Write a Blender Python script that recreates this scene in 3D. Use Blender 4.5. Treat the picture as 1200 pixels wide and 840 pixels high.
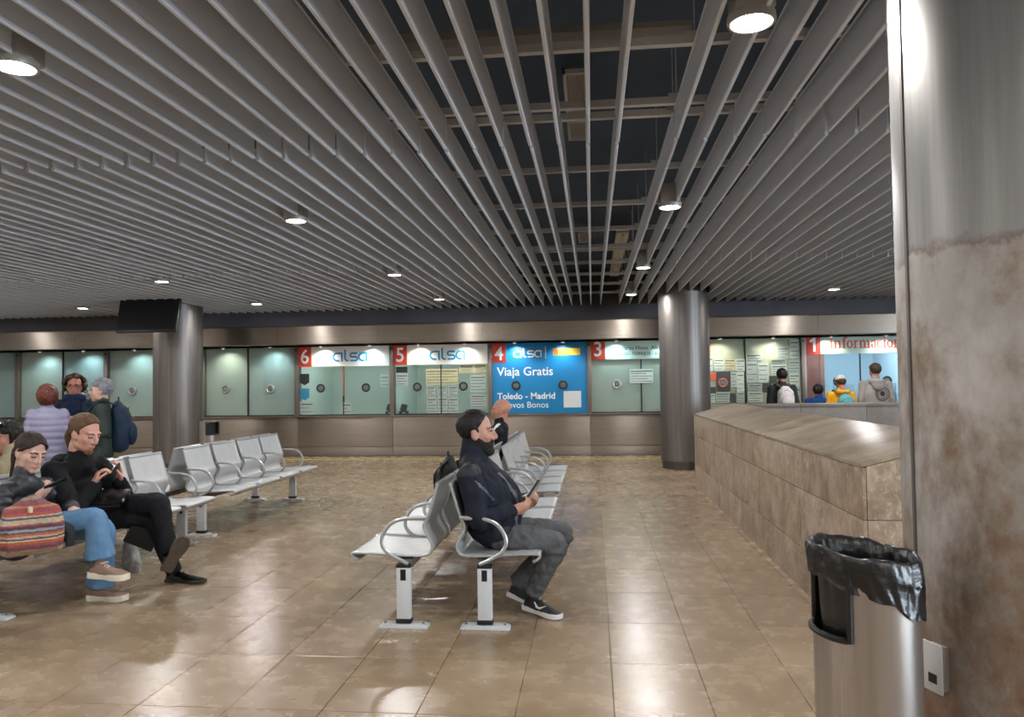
import bpy, bmesh, math, random
from mathutils import Vector, Matrix, noise
random.seed(7)
for o in list(bpy.data.objects): bpy.data.objects.remove(o)
S = bpy.context.scene
COL = S.collection
PI = math.pi

# ---------------------------------------------------------------- camera
cd = bpy.data.cameras.new('camera'); cam = bpy.data.objects.new('camera', cd); COL.objects.link(cam)
cd.sensor_fit = 'HORIZONTAL'; cd.sensor_width = 36.0; cd.lens = 27.0; cd.clip_start = 0.05; cd.clip_end = 200
_r = Vector((0.99450396, 0.10382609, -0.01349114)); _u = Vector((0.01690088, -0.03203145, 0.99934396)); _f = Vector((-0.10332583, 0.99407954, 0.03361016))
cam.matrix_world = Matrix(((_r.x, _u.x, -_f.x, 0), (_r.y, _u.y, -_f.y, 0), (_r.z, _u.z, -_f.z, 1.5), (0, 0, 0, 1)))
S.camera = cam
# ---------------------------------------------------------------- view
S.view_settings.view_transform = 'Standard'; S.view_settings.look = 'None'
S.view_settings.gamma = 1; S.view_settings.use_curve_mapping = False
S.view_settings.exposure = EXPOSURE = 0.12
# ---------------------------------------------------------------- world: overcast daylight entering by an unseen opening added in the right-hand wall
W = bpy.data.worlds.new('world'); S.world = W; W.use_nodes = True
bg = W.node_tree.nodes['Background']; bg.inputs[0].default_value = (0.74, 0.87, 1.0, 1); bg.inputs[1].default_value = WORLD_STRENGTH = 22.0
LAMP_W = 40.0      # each ceiling downlight
SPOT_W = 26.0       # each small spot under the steel canopy
def portal(loc, rot, sx, sy):
    l = bpy.data.lights.new('daylight_portal', 'AREA'); l.shape = 'RECTANGLE'; l.size = sx; l.size_y = sy; l.cycles.is_portal = True
    o = bpy.data.objects.new('daylight_portal', l); COL.objects.link(o); o.location = loc; o.rotation_euler = rot
portal((14.55, -.6, 1.7), (PI/2, 0, PI/2), 9.4, 2.9)       # unseen opening added in the right-hand wall to let daylight in

# ---------------------------------------------------------------- materials
def lin(c):
    if isinstance(c, str):
        c = [int(c[i:i+2], 16)/255 for i in (0, 2, 4)]
    return tuple((x/12.92 if x <= .04045 else ((x+.055)/1.055)**2.4) for x in c)
MATS = {}
def mat(name, col, rough=.5, metal=0., col2=None, scale=6., stretch=(1, 1, 1), bump=0., bscale=None, spec=.5, detail=4., rr=0., coat=0., aniso=0., lo=.35, hi=.65, alpha=1., sheen=0.):
    if name in MATS: return MATS[name]
    m = bpy.data.materials.new(name); m.use_nodes = True; nt = m.node_tree; n = nt.nodes; L = nt.links
    b = n['Principled BSDF']; c = lin(col)
    b.inputs['Base Color'].default_value = (*c, 1); b.inputs['Roughness'].default_value = rough; b.inputs['Metallic'].default_value = metal
    b.inputs['Specular IOR Level'].default_value = spec; b.inputs['Coat Weight'].default_value = coat
    if sheen: b.inputs['Sheen Weight'].default_value = sheen
    if aniso: b.inputs['Anisotropic'].default_value = aniso
    if col2 or bump or rr:
        tc = n.new('ShaderNodeTexCoord'); mp = n.new('ShaderNodeMapping'); mp.inputs['Scale'].default_value = stretch
        L.new(tc.outputs['Object'], mp.inputs['Vector'])
        nz = n.new('ShaderNodeTexNoise'); nz.inputs['Scale'].default_value = scale; nz.inputs['Detail'].default_value = detail; nz.inputs['Roughness'].default_value = .6
        L.new(mp.outputs[0], nz.inputs['Vector'])
        if col2:
            r = n.new('ShaderNodeValToRGB'); r.color_ramp.elements[0].position = lo; r.color_ramp.elements[1].position = hi
            r.color_ramp.elements[0].color = (*c, 1); r.color_ramp.elements[1].color = (*lin(col2), 1)
            L.new(nz.outputs['Fac'], r.inputs[0]); L.new(r.outputs[0], b.inputs['Base Color'])
        if rr:
            mr = n.new('ShaderNodeMapRange'); mr.inputs[3].default_value = max(.02, rough-rr); mr.inputs[4].default_value = rough+rr; mr.inputs[1].default_value = .3; mr.inputs[2].default_value = .7
            L.new(nz.outputs['Fac'], mr.inputs[0]); L.new(mr.outputs[0], b.inputs['Roughness'])
        if bump:
            bz = nz
            if bscale:
                bz = n.new('ShaderNodeTexNoise'); bz.inputs['Scale'].default_value = bscale; bz.inputs['Detail'].default_value = 5
                L.new(mp.outputs[0], bz.inputs['Vector'])
            bp = n.new('ShaderNodeBump'); bp.inputs['Strength'].default_value = bump; bp.inputs['Distance'].default_value = .02
            L.new(bz.outputs['Fac'], bp.inputs['Height']); L.new(bp.outputs[0], b.inputs['Normal'])
    MATS[name] = m; return m
def emit(name, col, s):
    if name in MATS: return MATS[name]
    m = bpy.data.materials.new(name); m.use_nodes = True; nt = m.node_tree; nt.nodes.clear()
    e = nt.nodes.new('ShaderNodeEmission'); e.inputs[0].default_value = (*lin(col), 1); e.inputs[1].default_value = s
    o = nt.nodes.new('ShaderNodeOutputMaterial'); nt.links.new(e.outputs[0], o.inputs[0]); MATS[name] = m; return m
def glassmat(name, tint, refl=.5, alpha=0., dirt='9FB0A8'):
    # window glass: tinted see-through sheet with a fresnel gloss and a little haze
    m = bpy.data.materials.new(name); m.use_nodes = True; nt = m.node_tree; n = nt.nodes; L = nt.links; n.clear()
    t = n.new('ShaderNodeBsdfTransparent'); t.inputs[0].default_value = (*lin(tint), 1)
    d = n.new('ShaderNodeBsdfDiffuse'); d.inputs[0].default_value = (*lin(dirt), 1)
    g = n.new('ShaderNodeBsdfGlossy'); g.inputs['Roughness'].default_value = .04
    mx = n.new('ShaderNodeMixShader'); mx.inputs[0].default_value = alpha; L.new(t.outputs[0], mx.inputs[1]); L.new(d.outputs[0], mx.inputs[2])
    lw = n.new('ShaderNodeLayerWeight'); lw.inputs[0].default_value = .5; pw = n.new('ShaderNodeMath'); pw.operation = 'POWER'; pw.inputs[1].default_value = 5.; L.new(lw.outputs['Facing'], pw.inputs[0])
    fr = n.new('ShaderNodeMath'); fr.operation = 'MULTIPLY_ADD'; fr.inputs[1].default_value = .9; fr.inputs[2].default_value = .035; L.new(pw.outputs[0], fr.inputs[0])
    mx2 = n.new('ShaderNodeMixShader'); L.new(fr.outputs[0], mx2.inputs[0]); L.new(mx.outputs[0], mx2.inputs[1]); L.new(g.outputs[0], mx2.inputs[2])
    o = n.new('ShaderNodeOutputMaterial'); L.new(mx2.outputs[0], o.inputs[0]); MATS[name] = m; return m

# ---------------------------------------------------------------- scene objects
ORG = {}       # world origin of the thing a part belongs to
def tag(o, label=None, cat=None, group=None, kind=None):
    if label: o['label'] = label
    if cat: o['category'] = cat
    if group: o['group'] = group
    if kind: o['kind'] = kind
    return o
def thing(name, loc, label=None, cat=None, group=None, kind=None, rz=0.):
    o = bpy.data.objects.new(name, None); COL.objects.link(o); o.location = loc; o.rotation_euler = (0, 0, rz); o.empty_display_size = .1
    ORG[o.name] = Vector(loc); return tag(o, label, cat, group, kind)
def link(name, me, m=None, parent=None, loc=None):
    o = bpy.data.objects.new(name, me); COL.objects.link(o)
    if m is not None and me is not None and not me.materials: me.materials.append(m)
    if parent: o.parent = parent; ORG[o.name] = ORG[parent.name].copy()
    else: ORG[o.name] = Vector((0, 0, 0))
    if loc is not None: o.location = loc
    return o
def children(o): return [c for c in bpy.data.objects if c.parent == o]
def copy_tree(o, parent=None, kids=None):
    if kids is None:
        kids = {}
        for c in bpy.data.objects:
            if c.parent: kids.setdefault(c.parent.name, []).append(c)
    c = o.copy(); COL.objects.link(c); c.parent = parent
    ORG[c.name] = ORG.get(o.name, Vector())
    for ch in kids.get(o.name, []): copy_tree(ch, c, kids)
    return c

def catmull(P, n=6):
    # P: list of tuples of floats; returns a smooth resampling
    if len(P) < 3: return [tuple(a+(b-a)*i/n for a, b in zip(P[0], P[-1])) for i in range(n+1)]
    out = []
    Q = [tuple(2*a-b for a, b in zip(P[0], P[1]))]+list(P)+[tuple(2*a-b for a, b in zip(P[-1], P[-2]))]
    for i in range(1, len(Q)-2):
        p0, p1, p2, p3 = Q[i-1:i+3]
        for k in range(n):
            t = k/n
            out.append(tuple(.5*((2*b)+(c-a)*t+(2*a-5*b+4*c-d)*t*t+(-a+3*b-3*c+d)*t**3) for a, b, c, d in zip(p0, p1, p2, p3)))
    out.append(tuple(P[-1])); return out

class MB:
    def __init__(s): s.v = []; s.f = []
    def add(s, vs, fs):
        k = len(s.v); s.v += [tuple(v) for v in vs]; s.f += [tuple(i+k for i in f) for f in fs]; return s
    def box(s, x0, x1, y0, y1, z0, z1):
        return s.add([(x0,y0,z0),(x1,y0,z0),(x1,y1,z0),(x0,y1,z0),(x0,y0,z1),(x1,y0,z1),(x1,y1,z1),(x0,y1,z1)],
                     [(3,2,1,0),(4,5,6,7),(0,1,5,4),(1,2,6,5),(2,3,7,6),(3,0,4,7)])
    def cbox(s, c, d, M=None, ch=.0):
        # box of size d at c, optional rotation M, optional chamfer ch
        hx, hy, hz = [x/2 for x in d]
        if ch <= 0:
            vs = [(x*hx, y*hy, z*hz) for z in (-1, 1) for x, y in ((-1,-1),(1,-1),(1,1),(-1,1))]
            fs = [(3,2,1,0),(4,5,6,7),(0,1,5,4),(1,2,6,5),(2,3,7,6),(3,0,4,7)]
        else:
            bm = bmesh.new(); bmesh.ops.create_cube(bm, size=1)
            for v in bm.verts: v.co = Vector((v.co.x*d[0], v.co.y*d[1], v.co.z*d[2]))
            bmesh.ops.bevel(bm, geom=bm.edges[:], offset=ch, segments=2, affect='EDGES', profile=.6)
            bm.verts.index_update(); vs = [v.co.copy() for v in bm.verts]; fs = [[v.index for v in f.verts] for f in bm.faces]; bm.free()
        c = Vector(c); vs = [c+((M@Vector(v)) if M else Vector(v)) for v in vs]
        return s.add(vs, fs)
    def prism(s, pts, axis, a, b):
        # outline pts in the two other axes (x:(y,z) y:(x,z) z:(x,y)) pulled from a to b
        def mk(p, t): return {'x': (t, p[0], p[1]), 'y': (p[0], t, p[1]), 'z': (p[0], p[1], t)}[axis]
        n = len(pts); vs = [mk(p, a) for p in pts]+[mk(p, b) for p in pts]
        fs = [tuple(range(n))[::-1], tuple(range(n, 2*n))]+[(i, (i+1) % n, n+(i+1) % n, n+i) for i in range(n)]
        return s.add(vs, fs)
    def tube(s, P, r, n=10, side=None, cap=True, rnd=False):
        # P points; r radius, or list of radii, or list of (a, b) half-axes; side: reference vector of the first half-axis
        P = [Vector(p) for p in P]; m = len(P)
        R = r if isinstance(r, (list, tuple)) and len(r) == m else [r]*m
        R = [(x, x) if isinstance(x, (int, float)) else x for x in R]
        T = [(P[min(i+1, m-1)]-P[max(i-1, 0)]).normalized() for i in range(m)]
        ref = Vector(side) if side is not None else (Vector((0, 0, 1)) if abs(T[0].z) < .9 else Vector((1, 0, 0)))
        rings = []; u = None
        if rnd:
            a0, b0 = R[0]; a1, b1 = R[-1]; k = 4
            pre = [(P[0]-T[0]*min(a0, b0)*math.cos(PI/2*j/k), (a0*max(.04, math.sin(PI/2*j/k)), b0*max(.04, math.sin(PI/2*j/k))), T[0]) for j in range(k)]
            post = [(P[-1]+T[-1]*min(a1, b1)*math.sin(PI/2*j/k), (a1*max(.04, math.cos(PI/2*j/k)), b1*max(.04, math.cos(PI/2*j/k))), T[-1]) for j in range(1, k+1)]
        else: pre = post = []
        seq = pre+list(zip(P, R, T))+post
        for p, (a, b), t in seq:
            rr = ref if (side is not None or u is None) else u
            u = rr-t*rr.dot(t)
            if u.length < 1e-5: u = t.orthogonal()
            u.normalize(); w = t.cross(u)
            rings.append([p+u*(a*math.cos(2*PI*k/n))+w*(b*math.sin(2*PI*k/n)) for k in range(n)])
        vs = [q for g in rings for q in g]; fs = []
        for i in range(len(rings)-1):
            for k in range(n): fs.append((i*n+k, i*n+(k+1) % n, (i+1)*n+(k+1) % n, (i+1)*n+k))
        if cap: fs.append(tuple(range(n))[::-1]); fs.append(tuple((len(rings)-1)*n+k for k in range(n)))
        return s.add(vs, fs)
    def lathe(s, prof, c=(0, 0, 0), n=32, M=None, cap=True):
        c = Vector(c); vs = []; fs = []
        for r, z in prof:
            for k in range(n):
                q = Vector((r*math.cos(2*PI*k/n), r*math.sin(2*PI*k/n), z)); vs.append(c+((M@q) if M else q))
        for i in range(len(prof)-1):
            for k in range(n): fs.append((i*n+k, i*n+(k+1) % n, (i+1)*n+(k+1) % n, (i+1)*n+k))
        if cap: fs.append(tuple(range(n))[::-1]); fs.append(tuple((len(prof)-1)*n+k for k in range(n)))
        return s.add(vs, fs)
    def ell(s, c, r, M=None, nu=20, nv=12):
        c = Vector(c); vs = [c+((M@Vector((0, 0, -r[2]))) if M else Vector((0, 0, -r[2])))]; fs = []
        for j in range(1, nv):
            a = -PI/2+PI*j/nv
            for k in range(nu):
                q = Vector((r[0]*math.cos(a)*math.cos(2*PI*k/nu), r[1]*math.cos(a)*math.sin(2*PI*k/nu), r[2]*math.sin(a))); vs.append(c+((M@q) if M else q))
        vs.append(c+((M@Vector((0, 0, r[2]))) if M else Vector((0, 0, r[2])))); e = len(vs)-1
        for k in range(nu): fs.append((0, 1+(k+1) % nu, 1+k)); fs.append((e, e-nu+k, e-nu+(k+1) % nu))
        for j in range(nv-2):
            for k in range(nu): a = 1+j*nu; fs.append((a+k, a+(k+1) % nu, a+nu+(k+1) % nu, a+nu+k))
        return s.add(vs, fs)
    def torus(s, c, R, r, M=None, n=28, k=8):
        P = [Vector((R*math.cos(2*PI*i/n), R*math.sin(2*PI*i/n), 0)) for i in range(n)]; vs = []; fs = []; c = Vector(c)
        for i in range(n):
            for j in range(k):
                a = 2*PI*i/n; b = 2*PI*j/k; q = Vector(((R+r*math.cos(b))*math.cos(a), (R+r*math.cos(b))*math.sin(a), r*math.sin(b))); vs.append(c+((M@q) if M else q))
        for i in range(n):
            for j in range(k): fs.append((i*k+j, ((i+1) % n)*k+j, ((i+1) % n)*k+(j+1) % k, i*k+(j+1) % k))
        return s.add(vs, fs)
    def mesh(s, name, off=(0, 0, 0), smooth=35):
        off = Vector(off); me = bpy.data.meshes.new(name); me.from_pydata([tuple(Vector(v)-off) for v in s.v], [], s.f); me.validate(); me.update()
        bm = bmesh.new(); bm.from_mesh(me); bmesh.ops.recalc_face_normals(bm, faces=bm.faces[:]); bm.to_mesh(me); bm.free()
        if smooth:
            me.shade_smooth(); me.set_sharp_from_angle(angle=math.radians(smooth))
        return me
    def build(s, name, m, parent=None, smooth=35, bevel=0., local=False):
        off = ORG[parent.name] if (parent and not local) else (0, 0, 0)
        me = s.mesh(name, off, smooth)
        if bevel:
            bm = bmesh.new(); bm.from_mesh(me); bmesh.ops.bevel(bm, geom=[e for e in bm.edges if len(e.link_faces) == 2 and e.calc_face_angle() > .6], offset=bevel, segments=2, affect='EDGES', profile=.7)
            bm.to_mesh(me); bm.free(); me.shade_smooth(); me.set_sharp_from_angle(angle=math.radians(40))
        return link(name, me, m, parent)
def box(name, b, m, parent=None, bevel=0.): return MB().box(*b).build(name, m, parent, 35, bevel)

def _font(s, size, bold, extrude, align='LEFT'):
    cu = bpy.data.curves.new('font', 'FONT'); cu.body = s; cu.size = size; cu.offset = bold; cu.extrude = extrude; cu.align_x = align; cu.resolution_u = 4
    t = bpy.data.objects.new('font', cu); COL.objects.link(t); me = bpy.data.meshes.new_from_object(t.evaluated_get(bpy.context.evaluated_depsgraph_get()))
    bpy.data.objects.remove(t); bpy.data.curves.remove(cu); me.materials.clear(); return me
def text(name, s, m, parent, loc, size, bold=0., extrude=.002, align='LEFT', sx=1.):
    # upright lettering facing -y, one object per word
    words = s.split(' ') if align == 'LEFT' else [s]; pre = ''
    right = lambda q: max(v.co.x for v in q.vertices)
    for w in words:
        me = _font(w, size, bold, extrude, align); dx = 0.
        if pre: a = _font(pre+w, size, bold, extrude); dx = right(a)-right(me); bpy.data.meshes.remove(a)
        me.transform(Matrix.Translation(Vector(loc)-(ORG[parent.name] if parent else Vector())+Vector((dx*sx, 0, 0))) @ Matrix.Rotation(PI/2, 4, 'X') @ Matrix.Diagonal((sx, 1, 1, 1)))
        link(name, me, m, parent); pre += w+' '
def stroke2d(mb, P, w, y, d=.004, closed=False):
    # flat ribbon lettering in the X-Z plane facing -Y: P points (x,z), stroke width w (or list), raised by d
    n = len(P); Wd = w if isinstance(w, (list, tuple)) else [w]*n; Lp = []; Rp = []
    for i in range(n):
        a = P[(i-1) % n] if closed else P[max(i-1, 0)]; b = P[(i+1) % n] if closed else P[min(i+1, n-1)]
        tx, tz = b[0]-a[0], b[1]-a[1]; l = math.hypot(tx, tz) or 1; nx, nz = -tz/l, tx/l
        Lp.append((P[i][0]+nx*Wd[i]/2, P[i][1]+nz*Wd[i]/2)); Rp.append((P[i][0]-nx*Wd[i]/2, P[i][1]-nz*Wd[i]/2))
    vs = [(p[0], y-d, p[1]) for p in Lp]+[(p[0], y-d, p[1]) for p in Rp]+[(p[0], y, p[1]) for p in Lp]+[(p[0], y, p[1]) for p in Rp]
    fs = []; rg = range(n if closed else n-1)
    for i in rg:
        j = (i+1) % n; fs += [(i, j, n+j, n+i), (2*n+i, 3*n+i, 3*n+j, 2*n+j), (i, 2*n+i, 2*n+j, j), (n+i, n+j, 3*n+j, 3*n+i)]
    if not closed: fs += [(0, n, 3*n, 2*n), (n-1, 2*n+n-1, 3*n+n-1, 2*n-1)]
    mb.add(vs, fs)
def arc(cx, cz, rx, rz, a0, a1, n=14): return [(cx+rx*math.cos(math.radians(a0+(a1-a0)*i/n)), cz+rz*math.sin(math.radians(a0+(a1-a0)*i/n))) for i in range(n+1)]

# ================================================================ SETTING
def posmat(name, build):
    m = bpy.data.materials.new(name); m.use_nodes = True; build(m.node_tree, m.node_tree.nodes, m.node_tree.links, m.node_tree.nodes['Principled BSDF']); MATS[name] = m; return m
def _noise(n, L, vec, scale, detail=5, rough=.6):
    z = n.new('ShaderNodeTexNoise'); z.inputs['Scale'].default_value = scale; z.inputs['Detail'].default_value = detail; z.inputs['Roughness'].default_value = rough; L.new(vec, z.inputs['Vector']); return z.outputs['Fac']
def _ramp(n, L, fac, stops):
    r = n.new('ShaderNodeValToRGB'); e = r.color_ramp.elements
    while len(e) < len(stops): e.new(.5)
    for k, (p, c) in enumerate(stops): e[k].position = p; e[k].color = (*lin(c), 1)
    L.new(fac, r.inputs[0]); return r.outputs[0]
def _mixc(n, L, fac, a, b, mode='MIX'):
    x = n.new('ShaderNodeMix'); x.data_type = 'RGBA'; x.blend_type = mode
    if isinstance(fac, (int, float)): x.inputs[0].default_value = fac
    else: L.new(fac, x.inputs[0])
    L.new(a, x.inputs[6]); 
    if isinstance(b, tuple): x.inputs[7].default_value = b
    else: L.new(b, x.inputs[7])
    return x.outputs[2]
def _map(n, L, src, sc, rnd=False):
    mp = n.new('ShaderNodeMapping'); mp.inputs['Scale'].default_value = sc; L.new(src, mp.inputs['Vector'])
    if rnd:
        oi = n.new('ShaderNodeObjectInfo'); cb = n.new('ShaderNodeCombineXYZ'); ml = n.new('ShaderNodeMath'); ml.operation = 'MULTIPLY'; ml.inputs[1].default_value = 37.
        L.new(oi.outputs['Random'], ml.inputs[0]); [L.new(ml.outputs[0], cb.inputs[i]) for i in range(3)]; L.new(cb.outputs[0], mp.inputs['Location'])
    return mp.outputs[0]
def _bump(n, L, b, h, st, dist=.01):
    bp = n.new('ShaderNodeBump'); bp.inputs['Strength'].default_value = st; bp.inputs['Distance'].default_value = dist; L.new(h, bp.inputs['Height']); L.new(bp.outputs[0], b.inputs['Normal'])

def _floor(nt, n, L, b):
    g = n.new('ShaderNodeNewGeometry'); v = _map(n, L, g.outputs['Position'], (1, 1.3, 1))
    f1 = _noise(n, L, v, 1.3, 8, .6); c1 = _ramp(n, L, f1, [(.22, '8C7962'), (.5, 'A08C74'), (.78, 'B2A088')])
    f2 = _noise(n, L, _map(n, L, g.outputs['Position'], (1, 1.1, 1)), 6, 6, .55); c2 = _ramp(n, L, f2, [(.25, 'D2CBC3'), (.75, 'FFFFFF')])
    c = _mixc(n, L, .8, c1, c2, 'MULTIPLY')
    oi = n.new('ShaderNodeObjectInfo'); cr = _ramp(n, L, oi.outputs['Random'], [(0, 'E9E7E4'), (1, 'FFFFFF')]); c = _mixc(n, L, 1., c, cr, 'MULTIPLY')
    L.new(c, b.inputs['Base Color'])
    mr = n.new('ShaderNodeMapRange'); mr.inputs[1].default_value = .3; mr.inputs[2].default_value = .7; mr.inputs[3].default_value = .23; mr.inputs[4].default_value = .30; L.new(f2, mr.inputs[0]); L.new(mr.outputs[0], b.inputs['Roughness'])
    b.inputs['Specular IOR Level'].default_value = .55
M_FLOOR = posmat('floor_tile', _floor)
M_GROUT = mat('grout', '4A3F34', .9)
def _stone(nt, n, L, b):
    tc = n.new('ShaderNodeTexCoord'); v = _map(n, L, tc.outputs['Object'], (1, 1, 1), True)
    f1 = _noise(n, L, v, 4.5, 8, .7); c1 = _ramp(n, L, f1, [(.36, '7F6E5E'), (.5, '9B8977'), (.62, 'B0A08F')])
    vf = _map(n, L, tc.outputs['Object'], (1, 1, .6), True); f2 = _noise(n, L, vf, 34, 5, .7); fl = _ramp(n, L, f2, [(.535, '000000'), (.62, 'FFFFFF')])
    x = n.new('ShaderNodeMath'); x.operation = 'MULTIPLY'; x.inputs[1].default_value = .6; L.new(fl, x.inputs[0])
    c = _mixc(n, L, x.outputs[0], c1, (*lin('C9BCA6'), 1))
    oi = n.new('ShaderNodeObjectInfo'); cr = _ramp(n, L, oi.outputs['Random'], [(0, 'EAE6E2'), (1, 'FFFFFF')]); c = _mixc(n, L, 1., c, cr, 'MULTIPLY')
    L.new(c, b.inputs['Base Color']); b.inputs['Roughness'].default_value = .38; _bump(n, L, b, f2, .15, .006)
M_STONE = posmat('travertine', _stone)
def _top(nt, n, L, b):
    tc = n.new('ShaderNodeTexCoord'); v = _map(n, L, tc.outputs['Object'], (1, 1, 1))
    f1 = _noise(n, L, v, 3.5, 8, .65); c1 = _ramp(n, L, f1, [(.36, '6E6154'), (.5, '897B6B'), (.64, 'A19280')]); L.new(c1, b.inputs['Base Color']); b.inputs['Roughness'].default_value = .3
M_TOP = posmat('travertine_coping', _top)

# ---- floor: tiles 0.45 x 0.70, the nearest ones as single pieces
TX, TY, GX, GY, GAP = .45, .70, .075, .0, .003
floor = box('floor', (-15, 14.5, -5.5, 16.4, -.12, -.006), M_GROUT); tag(floor, 'polished tan stone tile floor of the bus station hall', None, None, 'structure')
tile_me = MB()
hx, hy = TX/2-GAP/2, TY/2-GAP/2
tile_me.box(-hx, hx, -hy, hy, -.02, 0)
tme = tile_me.mesh('floor_tile', smooth=0); tme.materials.append(M_FLOOR)
bm = bmesh.new(); bm.from_mesh(tme); bmesh.ops.bevel(bm, geom=[e for e in bm.edges if all(v.co.z > -.001 for v in e.verts)], offset=.002, segments=1, affect='EDGES'); bm.to_mesh(tme); bm.free()
spots = []
for i in range(-34, 32):
    for j in range(-8, 24):
        cx, cy = GX+(i+.5)*TX, GY+(j+.5)*TY
        if cy > 16.2: continue
        vis = cy > 2.9 and cx > -.80*cy-.6 and cx < min(1.5, .55*cy) and not (cx > 1.5 and 4.3 < cy < 11.6)
        spots.append((0 if vis else 1, math.hypot(cx, cy), cx, cy))
spots.sort()
rest = MB()
for k, (nv, d, cx, cy) in enumerate(spots):
    if k < 300 and not nv:
        o = bpy.data.objects.new('floor_tile', tme); COL.objects.link(o); o.parent = floor; o.location = (cx, cy, 0)
    else: rest.box(cx-hx, cx+hx, cy-hy, cy+hy, -.02, 0)
o = rest.build('floor_tiles_beyond', M_FLOOR, floor, 0); o['kind'] = 'stuff'
box('yellow_line', (-13.5, 8, 15.40, 15.49, -.001, .002), mat('yellow_tape', 'D9AE35', .6, col2='C79C30', scale=3), floor)

# ---- ceiling: hanging grey slats below a dark slab
M_SLAT = mat('slat_grey', 'CFD4DE', .42, .0, col2='C5CAD4', scale=1.2, stretch=(3, .3, 3))
M_RAIL = mat('rail_grey', 'D4D4D3', .5, .0)
M_SLAB = mat('ceiling_slab_dark', '566679', .9, col2='4C5A6C', scale=.8)
ceiling = box('ceiling', (-15, 14.5, -5.5, 16.4, 3.78, 3.9), M_SLAB); tag(ceiling, 'dark ceiling slab hung with long grey slats', None, None, 'structure')
PITCH = 3.38/18
ZB = 3.05
PR = [(-.007, .0), (.007, .0), (.011, .005), (.011, .022), (.0075, .028), (.0075, .15), (.0105, .156), (.0105, .19), (.016, .194), (.016, .20), (-.016, .20), (-.016, .194), (-.0105, .19), (-.0105, .156), (-.0075, .15), (-.0075, .028), (-.011, .022), (-.011, .005)]
panels = [(-.22, 4.945, -5.6, 3.4), (5.0, 10.06, -9.2, 5.4), (10.11, 15.28, -13.4, 8.2)]
sl_rest = MB(); placed = set()
for q, (y0, y1, xa, xb) in enumerate(panels):
    me = MB().prism(PR, 'y', y0, y1).mesh('ceiling_slat', (0, 0, 0), 30); me.materials.append(M_SLAT)
    for k in range(-79, 77):
        x = k*PITCH
        if k == 2: continue          # one slat is missing above the aisle
        if xa <= x <= xb:
            o = bpy.data.objects.new('ceiling_slat', me); COL.objects.link(o); o.parent = ceiling
            o.location = (x+random.uniform(-.003, .003), 0, ZB+random.uniform(-.004, .004))
        else: sl_rest.prism([(x+a, ZB+b) for a, b in PR], 'y', y0, y1)
for k in range(-79, 77): sl_rest.prism([(k*PITCH+a, ZB+b) for a, b in PR], 'y', -5.4, -.27)
o = sl_rest.build('ceiling_slats_beyond', M_SLAT, ceiling, 0); o['kind'] = 'stuff'
RAILS = [-3.9, -2.5, -1.2, .0, 1.3, 2.7, 4.02, 4.88, 5.09, 6.35, 7.6, 8.85, 9.98, 10.2, 11.3, 12.5, 13.75, 15.1]
for y in RAILS:
    MB().prism([(y-.022, 3.255), (y+.022, 3.255), (y+.022, 3.30), (y+.015, 3.30), (y+.015, 3.262), (y-.015, 3.262), (y-.015, 3.30), (y-.022, 3.30)], 'x', -14.5, 14.3).build('ceiling_rail', M_RAIL, ceiling, 0)
for y in RAILS[6:]:
    for x in (.56, -4.1, -8.8):
        mb = MB(); mb.box(x-.05, x+.05, y-.012, y+.012, 3.27, 3.325); mb.tube([(x+.045, y, 3.28), (x+.05, y, 3.24), (x+.03, y, 3.22), (x+.005, y, 3.225)], .006, 6); mb.build('hanger_clip', M_RAIL, ceiling)
        MB().tube([(x, y, 3.3), (x, y, 3.78)], .004, 6).build('hanger_rod', M_RAIL, ceiling)
MB().prism([(-7.5, 3.34), (.55, 3.34), (.55, 3.37), (-7.5, 3.46)], 'y', 3.98, 4.1).build('crossbeam', mat('beam_pale', '9A968F', .6), ceiling, 0)

# ---- walls out of view
M_WALLP = mat('plaster_grey', 'A8A39B', .8, col2='9A958D', scale=2)
tag(box('wall_left', (-15.2, -15, -5.5, 19, 0, 3.9), M_WALLP), 'plain grey plaster side wall', None, None, 'structure')
wr_ = thing('wall_right', (14.6, 6, 0), 'side wall far beyond the pillar with an added unseen opening for daylight', None, None, 'structure')  # opening is added, placed so daylight comes from the right
for b_ in ((14.5, 14.7, 4.1, 19, 0, 3.9), (14.5, 14.7, -5.7, 4.1, 3.15, 3.9), (14.5, 14.7, -5.7, 4.1, 0, .25), (14.5, 14.7, -5.7, -5.3, .25, 3.15)): box('wall_panel', b_, M_WALLP, wr_)
for k in range(6): box('mullion', (14.53, 14.63, -5.3+k*1.88-.03, -5.3+k*1.88+.03, .25, 3.15), M_RAIL, wr_)
tag(box('wall_back', (-15, 14.5, -5.7, -5.5, 0, 3.9), M_WALLP), 'plain grey plaster wall behind the camera', None, None, 'structure')

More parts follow.
